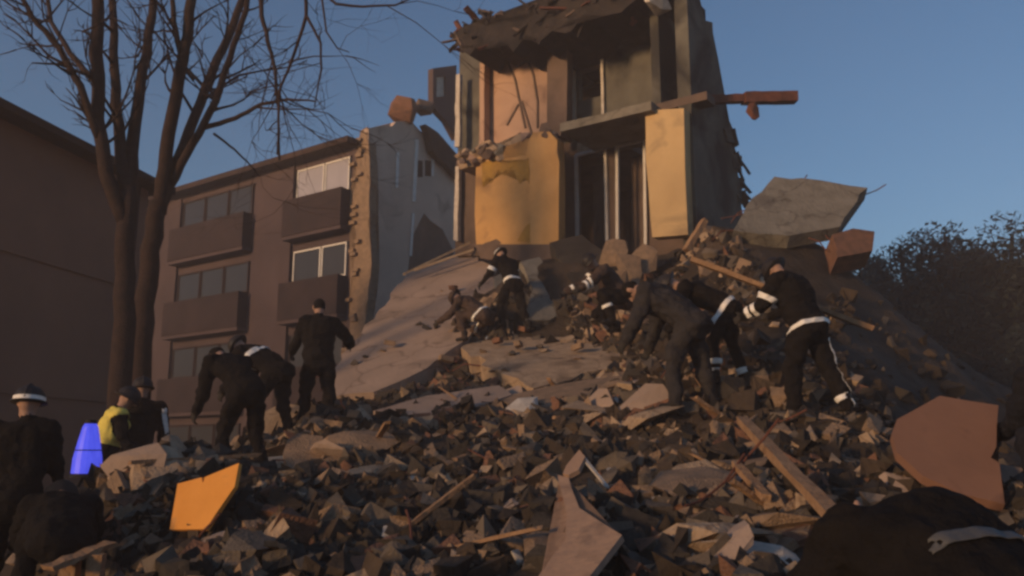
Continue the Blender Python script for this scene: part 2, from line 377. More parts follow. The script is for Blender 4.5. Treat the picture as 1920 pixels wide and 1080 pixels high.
for poly in ([(812, 128), (856, 122), (856, 140), (812, 145)], [(812, 145), (818, 144), (818, 205), (812, 200)], [(836, 142), (856, 140), (856, 262), (836, 225)], [(818, 182), (836, 180), (836, 226), (818, 207)]):
    prism([hs(x, y, sx + .3) for x, y in poly], S * -.25, bm)
part('wall', bm, 'facade', fr)
part('window', prism([hs(x, y, sx + .2) for x, y in [(819, 145), (835, 143), (835, 180), (819, 182)]], S * -.05), 'pale', fr)

# ================================================================== RUINED END SECTION
ruin = empty('ruined_apartment_section', swz(-9.5, FT + 2, 0))
tag(ruin, 'tall torn open apartment section with ochre and pink room walls', 'building')
def pw(name, poly, w, th, m, j=.0, seed=1, parent=None, step=.3, skip=(), dirv=None):
    pts = [hw(x, y, w) for x, y in poly]
    if j: pts = jag(pts, step, j, seed, (S, UP), skip)
    return part(name, prism(pts, (dirv or W) * th), m, parent or ruin)
def ps(name, poly, s, th, m, j=.0, seed=1, parent=None, step=.3, skip=()):
    pts = [hs(x, y, s) for x, y in poly]
    if j: pts = jag(pts, step, j, seed, (W, UP), skip)
    pts = [p + W * max(0, FT + .27 - p.dot(W)) for p in pts]      # stays behind the front wall pieces
    return part(name, prism(pts, S * -th), m, parent or ruin)
# lower ochre room wall (front), its ragged painted head and the pink wall of the room above
ow = pw('ochre_wall', [(893, 462), (890, 400), (893, 300), (905, 290), (940, 300), (985, 290), (992, 262), (1000, 248), (1030, 246), (1046, 262), (1049, 330), (1048, 462)], FT, .25, 'orangewall', .035, 4, step=.35, skip=(0, 1, 9, 10, 11))
pw('mustard_patch', [(905, 352), (903, 305), (930, 298), (960, 306), (991, 296), (992, 345), (983, 328), (975, 346), (962, 318), (945, 330), (935, 318), (920, 345), (912, 330)], FT - .006, .005, 'ochredark', .03, 6, ow, .12)
for i, poly in enumerate([[(905, 458), (930, 448), (940, 456), (925, 461)], [(970, 452), (985, 425), (996, 415), (997, 455)], [(1038, 300), (1045, 290), (1044, 312), (1038, 316)]]):
    pw('stain', poly, FT - .012, .004, 'brownwall' if i != 1 else 'ochredark', .015, i, ow, .1)
pw('ochre_pier', [(994, 458), (993, 262), (1001, 249), (1030, 247), (1045, 263), (1048, 330), (1047, 458)], FT - .16, .15, 'orangewall', .03, 14, ow, .25, skip=(0, 5, 6))
pk = pw('pink_wall', [(905, 300), (905, 95), (1026, 85), (1026, 270)], FT + .9, .2, 'pinkwall', .02, 3, step=.4)
for path in ([(950, 110), (966, 150), (976, 200), (985, 240)], [(985, 100), (1000, 140), (1008, 190), (1008, 240)], [(972, 195), (950, 235)], [(978, 190), (992, 235), (1000, 262)]):
    for q in range(len(path) - 1):
        (x0, y0), (x1, y1) = path[q], path[q + 1]
        bm = bmesh.new(); beam(hw(x0, y0, FT + .88), hw(x1, y1, FT + .88), .05, .03, bm, up=W); part('hanging_cable', bm, 'brownwall', pk)
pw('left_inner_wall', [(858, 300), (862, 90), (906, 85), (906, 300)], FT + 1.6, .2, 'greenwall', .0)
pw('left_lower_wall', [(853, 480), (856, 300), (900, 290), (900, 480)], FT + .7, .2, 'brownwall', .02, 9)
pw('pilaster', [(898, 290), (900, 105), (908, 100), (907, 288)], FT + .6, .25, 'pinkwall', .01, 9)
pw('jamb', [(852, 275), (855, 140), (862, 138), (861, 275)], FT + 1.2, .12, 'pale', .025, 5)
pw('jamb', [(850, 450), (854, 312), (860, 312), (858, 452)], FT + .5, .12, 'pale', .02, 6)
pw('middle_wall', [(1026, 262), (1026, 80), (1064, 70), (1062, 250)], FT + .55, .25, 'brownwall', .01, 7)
# ragged remains of the floor between the two rooms
fl = pw('floor_edge', [(862, 318), (858, 302), (882, 284), (905, 266), (918, 262), (930, 282), (948, 262), (975, 250), (992, 262), (992, 296), (960, 300), (925, 292), (895, 300)], FT + .05, .8, 'plaster', .09, 12, step=.15)
rnd = random.Random(21)
for k in range(44):
    x = rnd.uniform(864, 1046); y = 300 - (x - 868) * .24 + rnd.uniform(-14, 14)
    me = chunk_mesh(300 + k, 12); p = hw(x, y, FT + rnd.uniform(-.1, .35)); sc_ = rnd.uniform(.15, .42)
    me.transform(Matrix.Translation(p) @ Matrix.Rotation(rnd.uniform(0, 6), 4, Vector((rnd.random(), rnd.random(), .3)).normalized()) @ Matrix.Scale(sc_, 4)); link_mesh('masonry_lump', me, rnd.choice(['plaster', 'brownwall', 'concrete', 'pinkwall', 'brownwall']), ruin)
lump = pw('torn_lump', [(1010, 250), (1014, 232), (1040, 226), (1056, 236), (1050, 256), (1030, 246)], FT + .1, .5, 'brownwall', .04, 15, step=.15)
# underside slab of the ochre room
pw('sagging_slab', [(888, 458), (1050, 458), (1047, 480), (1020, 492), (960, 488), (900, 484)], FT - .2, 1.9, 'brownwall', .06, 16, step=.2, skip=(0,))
# balcony recess: slabs, window walls, frames
sb = part('balcony_slab', prism(jag([hw(1050, 247, FT - .25), hw(1221, 206, FT - .25), hw(1221, 206, FT - .25) + W * 1.9, hw(1050, 247, FT - .25) + W * 1.9], .3, .05, 3, (S, W), skip=(1, 2, 3)), UP * .2), 'concrete', ruin)
part('slab_edge', obox(-7.5, -6.35, FT + .26, FT + .7, 8.84, 9.02), 'brownwall', ruin)
RW = FT + 1.35
def opening_wall(name, x0, x1, y0f, y1f, holes, w, th, m):
    """wall in plane w between pixel columns, in s/z cells leaving the holes open"""
    ss = [hw(x0, 300, w).dot(S), hw(x1, 300, w).dot(S)]; z0, z1 = y0f, y1f
    bm = bmesh.new(); cuts = sorted(holes, key=lambda h: h[0]); cur = ss[0]
    for (h0, h1, b, t) in cuts:
        obox(cur, h0, w, w + th, z0, z1, bm)
        if b > z0: obox(h0, h1, w, w + th, z0, b, bm)
        if t < z1: obox(h0, h1, w, w + th, t, z1, bm)
        cur = h1
    obox(cur, ss[1], w, w + th, z0, z1, bm)
    return part(name, bm, m, ruin)
def frame(h0, h1, b, t, w, lean, parent, m='white', wd_=.07):
    bm = bmesh.new()
    def q(s, z): return swz(s + lean * (z - b), w, z)
    beam(q(h0, b), q(h0, t), wd_, wd_, bm, up=W); beam(q(h1, b), q(h1, t), wd_, wd_, bm, up=W); beam(q(h0, t), q(h1, t), wd_, wd_, bm, up=W)
    return part('door_frame', bm, m, parent)
d1 = [hw(1080, 285, RW).dot(S), hw(1138, 285, RW).dot(S)]; d2 = [hw(1152, 280, RW).dot(S), hw(1208, 280, RW).dot(S)]
zt1 = hw(1110, 283, RW).z; zb1 = 5.6
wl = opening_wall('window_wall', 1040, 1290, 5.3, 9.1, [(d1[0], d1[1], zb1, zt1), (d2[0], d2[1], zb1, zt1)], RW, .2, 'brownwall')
pw('lit_strip', [(1082, 268), (1140, 262), (1140, 280), (1082, 288)], RW - .02, .015, 'plaster', .01, 3, wl)  # band of light above the doors, painted as a pale plate
frame(d1[0] + .02, d1[1] - .02, zb1, zt1 - .03, RW - .03, .0, ruin); frame(d2[0] + .04, d2[1] - .02, zb1, zt1 - .05, RW - .05, .02, ruin)
for h0, h1 in (d1, d2):
    dl = part('door_leaf', obox(h0 + .1, h0 + (h1 - h0) * .55, RW + .6, RW + .65, zb1, zt1 - .15), 'brownwall', ruin)
u1 = [hw(1084, 100, RW).dot(S), hw(1132, 100, RW).dot(S)]
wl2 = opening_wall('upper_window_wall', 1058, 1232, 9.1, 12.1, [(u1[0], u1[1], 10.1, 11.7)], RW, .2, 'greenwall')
frame(u1[0] - .1, u1[1] - .02, 9.2, 11.75, RW - .05, .0, ruin, 'pale', .07)
part('window_bar', obox(u1[0], u1[1], RW + .05, RW + .1, 10.85, 10.95), 'brownwall', ruin)
pw('ceiling_patch', [(1172, 52), (1226, 36), (1226, 50), (1178, 62)], RW - .3, .3, 'pale', .02, 4)
pw('ceiling_patch', [(1080, 75), (1138, 60), (1138, 68), (1080, 84)], RW - .25, .2, 'brownwall', .01, 4)
# cream pillar panel
pn = pw('cream_panel', [(1223, 445), (1211, 300), (1210, 207), (1282, 203), (1284, 300), (1290, 440)], FT - .05, .3, 'yellowwall', .012, 8, step=.5)
# end wall and partition above the pillar
s_end = hw(1291, 300, FT).dot(S)
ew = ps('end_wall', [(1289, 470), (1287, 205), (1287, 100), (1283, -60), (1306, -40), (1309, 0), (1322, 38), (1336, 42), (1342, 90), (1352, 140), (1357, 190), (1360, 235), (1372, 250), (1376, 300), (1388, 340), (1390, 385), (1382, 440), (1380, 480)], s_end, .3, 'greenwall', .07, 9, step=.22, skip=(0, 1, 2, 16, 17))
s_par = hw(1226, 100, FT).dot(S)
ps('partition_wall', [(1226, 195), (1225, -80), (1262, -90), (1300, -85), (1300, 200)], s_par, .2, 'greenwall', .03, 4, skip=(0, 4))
rnd = random.Random(31)
for k in range(24):
    y = rnd.uniform(225, 405); x = 1372 + (y - 225) * .1 + rnd.uniform(-10, 10)
    a = hs(x, y, s_end + rnd.uniform(-.4, .1)); bm = bmesh.new()
    d = Vector((rnd.uniform(-.2, .5), rnd.uniform(-.3, .3), rnd.uniform(-1, -.3))).normalized()
    beam(a, a + d * rnd.uniform(.25, .6), rnd.uniform(.06, .2), .03, bm); part('hanging_shred', bm, 'greenwall', ew)
# back wall and inner floors so no sky shows through
s_rw = hw(1296, 60, FT + 4.6).dot(S)
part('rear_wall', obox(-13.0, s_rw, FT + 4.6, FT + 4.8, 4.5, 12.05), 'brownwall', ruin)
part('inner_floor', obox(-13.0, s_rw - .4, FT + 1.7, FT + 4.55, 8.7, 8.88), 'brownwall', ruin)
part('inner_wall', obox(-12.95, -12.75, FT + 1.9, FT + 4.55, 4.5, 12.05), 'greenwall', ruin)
# roof: charred, ragged lip
pts = [hw(x, y, FT - .35) for x, y in [(848, 70), (868, 50), (890, 42), (930, 36), (958, 42), (1000, 26), (1040, -2), (1100, -28), (1232, -76), (1232, -30), (1180, 4), (1130, 30), (1095, 28), (1060, 62), (1035, 58), (1010, 84), (985, 68), (962, 98), (938, 78), (915, 92), (900, 70), (880, 104), (862, 92)]]
roof = part('roof', prism(jag(pts, .2, .13, 6, (S, UP)), W * 2.6), 'char', ruin)
part('roof_deck', obox(-13.0, s_rw - .2, FT + 2.3, FT + 5.2, 12.06, 12.3), 'char', ruin)
for k in range(150):
    x = rnd.uniform(850, 1215); y = 96 - (x - 850) * .33 + rnd.uniform(-52, 12)
    a = hw(x, y, FT - .3 + rnd.uniform(0, .6)); bm = bmesh.new()
    d = Vector((rnd.uniform(-1, 1), rnd.uniform(-.5, .2), rnd.uniform(-1, .25))).normalized()
    beam(a - d * .1, a + d * rnd.uniform(.2, .7), rnd.uniform(.04, .26), rnd.uniform(.02, .06), bm, ragged=.05); part('torn_felt', bm, rnd.choice(['char', 'char', 'brownwall', 'steelrust']), roof)
place_chunk('roof_chunk', 41, 'pale', hw(1222, 2, FT), .75, 'pale concrete lump hanging at the broken roof corner', 'concrete')

# protruding beam to the right
a = hs(1300, 190, s_end) ; e1 = a + (S * .9 + W * .35 + UP * .02) * 1.0
pa = hs(1335, 187, s_end + .02); pb = at(1394, 185, pa.y + .1); pc = at(1398, 188, pa.y + .12); pd = at(1492, 183, pa.y + .35)
bt = empty('broken_beam', pa); tag(bt, 'brown broken beam jutting out from the ruin against the sky', 'beam')
bm = bmesh.new(); beam(pa - (pb - pa) * .6, pb, .17, .17, bm, ragged=.04); part('beam_stub', bm, 'steelrust', bt)
bm = bmesh.new(); beam(pb, pd, .24, .24, bm, ragged=.03); part('beam_end', bm, 'steelrust', bt)
me = chunk_mesh(55); me.transform(Matrix.Translation(at(1411, 208, pa.y + .1)) @ Matrix.Diagonal((.34, .25, .5, 1))); link_mesh('dangling_lump', me, 'steelrust', bt)

# ================================================================== FALLEN SLABS
def slab(name, corners, th, m, label, cat, j=.05, seed=1, step=.3, rebar=0):
    """corners: list of (px, py, Y); best plane through them, thickness downwards"""
    P = [at(*c) for c in corners]; c = sum(P, Vector()) / len(P)
    mt = np.array([(p - c)[:] for p in P]); nrm = Vector(np.linalg.svd(mt)[2][2])
    if nrm.dot(EYE - c) < 0: nrm = -nrm
    u = nrm.cross(UP if abs(nrm.z) < .9 else Vector((1, 0, 0))).normalized(); v = nrm.cross(u)
    # slide every corner along its line of sight onto the common plane
    Q = []
    for (x, y, Y) in corners:
        r = ray(x, y); Q.append(EYE + r * ((c - EYE).dot(nrm) / r.dot(nrm)))
    pts = jag(Q, step, j, seed, (u, v)) if j else Q
    o = obj(name, prism(pts, nrm * -th), m); recentre(o); tag(o, label, cat)
    rr0 = random.Random(seed * 13 + len(corners))
    for k in range(rebar):
        i = rr0.randrange(len(Q)); e = Q[i].lerp(Q[(i + 1) % len(Q)], rr0.random()) - nrm * th * .5; d = ((e - c).normalized() + Vector([rr0.uniform(-.4, .4) for _ in range(3)])).normalized()
        bm = bmesh.new(); p1 = e + d * rr0.uniform(.15, .35); tube(bm, [e - d * .1, e + d * .1, p1, p1 + (d + Vector((0, 0, rr0.uniform(-1, .6)))).normalized() * .25], [.012] * 4, 6)
        bm.transform(Matrix.Translation(-o.location)); rb = obj('rebar', bm, 'steelrust'); rb.parent = o
    return o
slab('fallen_floor_slab', [(640, 665, 17.2), (705, 590, 18.6), (765, 512, 20.2), (880, 472, 20.4), (925, 500, 19.4), (935, 545, 18.2), (880, 630, 16.2), (800, 690, 14.6), (700, 735, 13.6), (615, 745, 13.4), (620, 700, 15)], .25, 'dusty', 'large dust covered floor slab leaning below the ochre wall', 'slab', .09, 3, rebar=14)
slab('roof_slab', [(1375, 432, 15.3), (1400, 385, 15.9), (1452, 331, 16.6), (1540, 338, 16.4), (1627, 352, 16.2), (1575, 425, 15.4), (1480, 442, 15.1)], .28, 'concrete', 'big grey concrete slab tilted up against the sky right of the ruin', 'slab', .06, 4, rebar=9)
slab('flat_slab', [(868, 648, 15.2), (985, 622, 16.0), (1105, 602, 16.2), (1170, 622, 15.4), (1245, 655, 14.2), (1150, 690, 13.3), (1000, 728, 12.6), (940, 700, 13.4)], .3, 'plaster', 'flat pale slab under the two central firefighters', 'slab', .11, 5, .22, rebar=8)
slab('leaning_slab', [(975, 490, 17.0), (1012, 482, 17.2), (1085, 572, 16.2), (1030, 600, 15.6), (985, 600, 15.5), (1000, 540, 16.3)], .15, 'concrete', 'grey wall panel leaning behind the standing central firefighter', 'panel', .03, 6)
for k_, (x_, y_, Y_, lab_) in enumerate([(1150, 470, 15.6, 'leftmost of the brown masonry shards above the crouching firefighter'), (1178, 500, 15.2, 'middle brown masonry shard above the crouching firefighter'), (1205, 480, 15.5, 'rightmost brown masonry shard above the crouching firefighter'), (1160, 530, 14.9, 'lowest brown masonry shard right above the helmet of the crouching firefighter')]):
    place_chunk('masonry_shard', 70 + k_, 'brickpale', at(x_, y_ + 8, Y_), .62, lab_, 'masonry', (.9, .28, 1.25), 'brown masonry shards')
slab('masonry_block', [(1560, 440, 15.0), (1600, 428, 15.2), (1640, 434, 15.2), (1636, 470, 14.8), (1570, 482, 14.6)], .4, 'brick', 'reddish masonry block under the tilted concrete slab', 'masonry', .03, 7)
slab('small_slab', [(925, 520, 17.8), (972, 492, 18.2), (978, 540, 17.5), (930, 550, 17.2)], .1, 'concrete', 'small grey panel left of the standing central firefighter', 'panel', .02, 8)
slab('rubble_slab', [(1030, 455, 17.6), (1090, 440, 17.9), (1130, 470, 17.2), (1125, 550, 15.8), (1085, 545, 16), (1060, 510, 16.8)], .3, 'concdark', 'dark slab lying below the balcony doors', 'slab', .06, 9)  # plain darker concrete tone
slab('orange_board', [(333, 907, 6.55), (378, 895, 6.45), (380, 906, 6.44), (385, 894, 6.43), (448, 868, 6.25), (440, 912, 6.15), (404, 964, 6.15), (386, 992, 6.1), (318, 993, 6.35)], .03, 'orangeboard', 'bright orange board standing in the rubble at lower left', 'board', 0)
slab('tan_board', [(1045, 890, 6.1), (1066, 896, 6.0), (1086, 952, 5.45), (1166, 1003, 4.7), (1102, 1085, 4.25), (1006, 1085, 4.6), (1060, 1010, 5.2), (1062, 962, 5.6)], .035, 'tanboard', 'tan board with a narrow tongue at bottom centre', 'board', .004, 2)
slab('board_offcut', [(1055, 888, 6.2), (1062, 872, 6.3), (1086, 843, 6.4), (1097, 856, 6.3), (1085, 880, 6.2), (1066, 890, 6.1)], .035, 'tanboard', 'small pale offcut above the tongue of the tan board', 'board', .004, 2)
slab('wall_panel', [(1672, 812, 5.9), (1682, 786, 6.0), (1762, 742, 6.1), (1872, 760, 6.0), (1868, 838, 5.8), (1858, 858, 5.7), (1874, 868, 5.65), (1884, 945, 5.4), (1800, 925, 5.45), (1730, 892, 5.6), (1682, 848, 5.8)], .07, 'brownboard', 'large brown broken panel standing upright at the right', 'panel', .008, 2, .15)
slab('brown_block', [(540, 825, 9.5), (560, 812, 9.6), (606, 818, 9.6), (612, 870, 9.2), (545, 892, 9.1), (530, 850, 9.3)], .25, 'brickpale', 'squarish brown block on the sunlit heap at left', 'block', .02, 3, .12)
slab('grey_sheet', [(1185, 1085, 4.9), (1198, 1040, 5.0), (1240, 1018, 5.05), (1256, 1050, 4.95), (1250, 1085, 4.85)], .015, 'bluesheet', 'bluish grey sheet at the bottom edge right of the tan board', 'sheet', .01, 3, .1)
slab('plaster_sheet', [(1570, 975, 5.4), (1600, 935, 5.7), (1700, 905, 6.0), (1752, 902, 6.0), (1700, 925, 5.8), (1625, 955, 5.5)], .03, 'plaster', 'pale torn sheet lying below the brown panel', 'sheet', .015, 3, .1)
slab('slab_fragment', [(700, 770, 11.6), (800, 742, 12.4), (935, 722, 12.6), (960, 740, 12.2), (880, 765, 11.6), (760, 790, 11)], .15, 'dusty', 'long dusty slab fragment in front of the flat pale slab', 'slab', .04, 3)
slab('slab_fragment', [(560, 800, 10.9), (640, 780, 11.3), (700, 790, 11.1), (640, 815, 10.5), (575, 822, 10.4)], .12, 'plaster', 'tan slab fragment on top of the left heap', 'slab', .03, 3, .2)
slab('slab_fragment', [(930, 745, 12.2), (1080, 715, 12.4), (1200, 700, 12), (1240, 712, 11.6), (1100, 750, 11.2), (980, 775, 11)], .2, 'brickpale', 'brownish slab fragment sloping in front of the crouching firefighter', 'slab', .05, 9)

def timber(name, a, b, wdt, hgt, m, label, cat='timber', rag=.02):
    bm = bmesh.new(); beam(at(*a), at(*b), wdt, hgt, bm, ragged=rag); o = obj(name, bm, m); recentre(o); tag(o, label, cat); return o
timber('lath', (757, 514, 20.0), (882, 455, 20.6), .08, .05, 'woodpale', 'upper of two thin pale laths above the dusty slab')
timber('lath', (776, 507, 19.7), (888, 468, 20.1), .08, .05, 'woodpale', 'lower of two thin pale laths above the dusty slab')
timber('long_plank', (1296, 486, 9.9), (1634, 616, 9.5), .11, .05, 'wood', 'long plank slanting behind the right hand firefighter')
timber('timber_post', (1392, 788, 7.2), (1572, 978, 4.7), .085, .06, 'wood', 'long timber lying downhill left of the near dark figure')
timber('timber_post', (1378, 868, 6.2), (1436, 932, 5.6), .06, .04, 'wood', 'short timber stick left of the long downhill timber')
timber('timber_post', (1286, 470, 14.6), (1322, 412, 14.8), .12, .1, 'wood', 'short timber leaning below the cream pillar')
timber('splinter', (1322, 1042, 5.0), (1392, 1084, 4.7), .07, .03, 'woodpale', 'yellowish wood splinter at the bottom edge right of centre')
timber('lath', (1095, 860, 7.0), (1140, 915, 6.4), .025, .02, 'pale', 'thin pale rod right of the tan board tongue')
timber('lath', (1450, 740, 9.3), (1500, 742, 9.2), .05, .03, 'woodpale', 'short lath by the boots of the right hand firefighter')
timber('lath', (610, 930, 7.2), (560, 1010, 6.0), .04, .03, 'plaster', 'pale lath edging the dark hollow at lower left')
rail = empty('broken_bench', at(150, 1060, 5.6)); tag(rail, 'broken bench frame with two posts at the bottom left corner', 'bench')
bm = bmesh.new(); beam(at(88, 1066, 5.5), at(208, 1020, 5.9), .12, .035, bm, ragged=.02); part('rail', bm, 'wood', rail)
for x in (133, 182):
    bm = bmesh.new(); t = at(x, 1054 - (x - 133) * .3, 5.72); beam(t, t - UP * .45, .1, .07, bm, up=Vector((0, 1, 0))); part('post', bm, 'wood', rail)

# ================================================================== RUBBLE PIECES
def light_zone(x, y):
    """debris mix by place: warm where the mound should look lit, dull where shaded"""
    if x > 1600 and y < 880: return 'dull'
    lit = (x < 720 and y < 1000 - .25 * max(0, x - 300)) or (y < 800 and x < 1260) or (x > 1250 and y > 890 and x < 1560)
    return 'warm' if lit else 'dull'  # lit and shaded areas are put into the debris tones
VAR = {k: [chunk_mesh(900 + i + 50 * n, 13, fl_) for i in range(8)] for n, (k, fl_) in enumerate([('concrete', (1, .8, .6)), ('plaster', (1, .8, .22)), ('pale', (1, .7, .5))])}
def brick_mesh(i):
    r = random.Random(i); bm = bmesh.new(); bmesh.ops.create_cube(bm, size=1)
    bmesh.ops.bevel(bm, geom=bm.edges[:], offset=.05, segments=1, affect='EDGES')
    br = r.uniform(.1, .5)
    for v in bm.verts:
        if v.co.x > .3: v.co.x -= br * (.5 + .8 * abs(v.co.y)) * r.uniform(.6, 1.2) * (1 if i % 3 else .1)
        v.co = Vector((v.co.x * .25, v.co.y * .12, v.co.z * .088)) + Vector([r.uniform(-.005, .005) for _ in range(3)])
    me = bpy.data.meshes.new('brick'); bm.to_mesh(me); bm.free(); return me
VAR['brick'] = [brick_mesh(i) for i in range(8)]
def mcopy(me, m):
    c = me.copy(); c.materials.clear(); c.materials.append(M[m]); return c
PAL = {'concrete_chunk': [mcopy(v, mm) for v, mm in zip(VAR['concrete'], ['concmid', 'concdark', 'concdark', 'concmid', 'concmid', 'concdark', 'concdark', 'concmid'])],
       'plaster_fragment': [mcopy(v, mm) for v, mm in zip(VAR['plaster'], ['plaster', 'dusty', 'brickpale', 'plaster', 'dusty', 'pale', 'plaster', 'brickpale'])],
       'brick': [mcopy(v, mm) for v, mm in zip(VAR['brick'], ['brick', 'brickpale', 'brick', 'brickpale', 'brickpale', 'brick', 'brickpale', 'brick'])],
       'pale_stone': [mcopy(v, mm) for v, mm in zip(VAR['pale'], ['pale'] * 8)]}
LAND = [(380, 930, 'by the orange board'), (230, 900, 'left of the orange board'), (330, 1030, 'below the orange board'), (480, 1040, 'at the bottom edge left of centre'),
        (570, 850, 'beside the squarish brown block'), (620, 800, 'on top of the left heap'), (680, 920, 'on the right flank of the left heap'), (750, 1000, 'in the dark hollow at bottom centre left'),
        (780, 800, 'below the long dusty slab fragment'), (900, 880, 'in the dark middle of the slope'), (1010, 770, 'below the flat pale slab'), (1080, 960, 'beside the tan board'), (930, 1010, 'left of the tan board at the bottom'),
        (1180, 880, 'uphill right of the tan board'), (1180, 720, 'below the crouching firefighter'), (1250, 1000, 'by the bluish grey sheet'), (1330, 800, 'by the feet of the charcoal grey person'),
        (1400, 920, 'along the short timber stick'), (1480, 880, 'along the long downhill timber'), (1430, 1010, 'at the bottom edge left of the near figure'), (1530, 790, 'by the boots of the right hand firefighter'), (1650, 920, 'in front of the brown upright panel'), (1450, 680, 'between the two right hand firefighters')]
COLW = {'weathered_concrete': 'grey', 'concrete': 'grey', 'dark_concrete': 'dark', 'dust_covered_slab': 'dusty brown', 'tan_plaster': 'tan', 'pale_plaster': 'pale', 'silicate_brick': 'brownish', 'broken_brick': 'reddish'}
INFO = {'concrete_chunk': ('concrete chunk', 'concrete', 'loose concrete chunks'),
        'plaster_fragment': ('flat plaster fragment', 'plaster', 'loose plaster fragments'),
        'brick': ('broken brick', 'brick', 'loose broken bricks'),
        'pale_stone': ('stone', 'stone', 'small pale stones')}
rnd = random.Random(77)
def scatter(kind, n, s0, s1, accept):
    done = 0; tries = 0
    while done < n and tries < n * 40:
        tries += 1
        x, y = rnd.uniform(60, 1880), rnd.uniform(640, 1075)
        if not accept(x, y): continue
        p, nr = ground_px(x, y)
        if p is None or p.y > 15 or p.y < 3.8: continue
        o = bpy.data.objects.new(kind, rnd.choice(PAL[kind])); COL.objects.link(o)
        k = rnd.uniform(s0, s1) * (rnd.random() ** .8 * .8 + .5); o.scale = (k,) * 3
        o.location = p + nr * (k * .12 if kind != 'brick' else .03)
        q = nr.to_track_quat('Z', 'Y').to_matrix().to_4x4()
        o.rotation_euler = (q @ Matrix.Rotation(rnd.uniform(0, 6.28), 4, 'Z') @ Matrix.Rotation(rnd.uniform(-.7, .7), 4, 'X')).to_euler()
        L, c_, g_ = INFO[kind]
        lm = min(LAND, key=lambda a: (a[0] - x) ** 2 + (a[1] - y) ** 2 * 2)[2]
        colr = COLW[o.data.materials[0].name]; dim = max(o.dimensions) if max(o.dimensions) > 0 else k
        sz = 'large' if k > s0 + (s1 - s0) * .85 else 'small' if k < s0 + (s1 - s0) * .3 else 'medium'
        tag(o, f'{sz} {colr} {L} {lm}', c_, g_); done += 1
right_ok = lambda x, y: not (x > 1480 and y < 760) and not (310 < x < 455 and 880 < y < 1010) and not (x > 1560 and y < 900) and not (x < 200 and y < 900) and not (x < 700 and y < 800)
scatter('concrete_chunk', 110, .14, .40, lambda x, y: right_ok(x, y) and rnd.random() < (1 if light_zone(x, y) == 'warm' else .5))
scatter('plaster_fragment', 100, .16, .42, lambda x, y: right_ok(x, y) and (light_zone(x, y) == 'warm' or rnd.random() < .2))
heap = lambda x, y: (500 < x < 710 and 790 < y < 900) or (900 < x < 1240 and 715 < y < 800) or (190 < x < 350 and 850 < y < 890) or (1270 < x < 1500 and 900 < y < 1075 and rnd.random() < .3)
scatter('plaster_fragment', 42, .45, .85, heap)  # larger tan pieces, also brightening heaps meant to look lit
scatter('brick', 110, .9, 1.15, lambda x, y: right_ok(x, y) and (light_zone(x, y) == 'warm' or rnd.random() < .12))
scatter('pale_stone', 55, .07, .17, lambda x, y: right_ok(x, y))
# rods, splinters and debris lying on the slabs
for k in range(34):
    x, y = rnd.uniform(250, 1560), rnd.uniform(740, 1060)
    p, nr = ground_px(x, y)
    if p is None or p.y > 13: continue
    a_ = rnd.uniform(0, 6.28); d = (Vector((math.cos(a_), math.sin(a_), rnd.uniform(-.1, .7)))).normalized(); L = rnd.uniform(.35, 1.1)
    bm = bmesh.new(); lm = min(LAND, key=lambda a: (a[0] - x) ** 2 + (a[1] - y) ** 2 * 2)[2]
    if k % 2:
        pts = [p - d * L * .4 + UP * .06]
        for q in range(5): d = (d + Vector((rnd.uniform(-.2, .2), rnd.uniform(-.2, .2), rnd.uniform(-.15, .2)))).normalized(); pts.append(pts[-1] + d * L / 5)
        tube(bm, pts, [.009] * 6, 6); o = obj('rebar_rod', bm, 'steelrust'); recentre(o); tag(o, f'bent rusty steel rod {lm}', 'rod', 'bent steel rods in the rubble')
    else:
        beam(p - d * L * .4 + UP * .05, p + d * L * .6 + UP * .05, rnd.uniform(.04, .09), rnd.uniform(.02, .04), bm, ragged=.05); o = obj('wood_splinter', bm, 'wood'); recentre(o); tag(o, f'broken wooden batten {lm}', 'batten', 'wooden battens in the rubble')
dg_ = bpy.context.evaluated_depsgraph_get()
for nm, lab, k0, cnt, zone_ in (('fallen_floor_slab', 'on the large dusty slab', 500, 16, (640, 930, 520, 730)), ('flat_slab', 'on the flat pale slab', 540, 14, (900, 1220, 620, 715))):
    sl_o = bpy.data.objects[nm]; bv = BVHTree.FromObject(sl_o, dg_); inv = Matrix.Translation(sl_o.location)
    for k in range(cnt):
        h = bv.ray_cast(EYE - sl_o.location, ray(rnd.uniform(zone_[0], zone_[1]), rnd.uniform(zone_[2], zone_[3])).normalized())
        if not h[0]: continue
        kd = rnd.choice(['concrete_chunk', 'brick', 'plaster_fragment']); o = bpy.data.objects.new(kd, rnd.choice(PAL[kd])); COL.objects.link(o)
        sc_ = rnd.uniform(.12, .3) if kd != 'brick' else 1; o.scale = (sc_,) * 3; o.location = h[0] + sl_o.location + h[1] * sc_ * .12
        o.rotation_euler = (rnd.uniform(-.3, .3), rnd.uniform(-.3, .3), rnd.uniform(0, 6)); L, c_, g_ = INFO[kd]
        tag(o, f"{'small' if sc_ < .22 else 'medium'} {COLW[o.data.materials[0].name]} {L} lying {lab}", c_, g_)
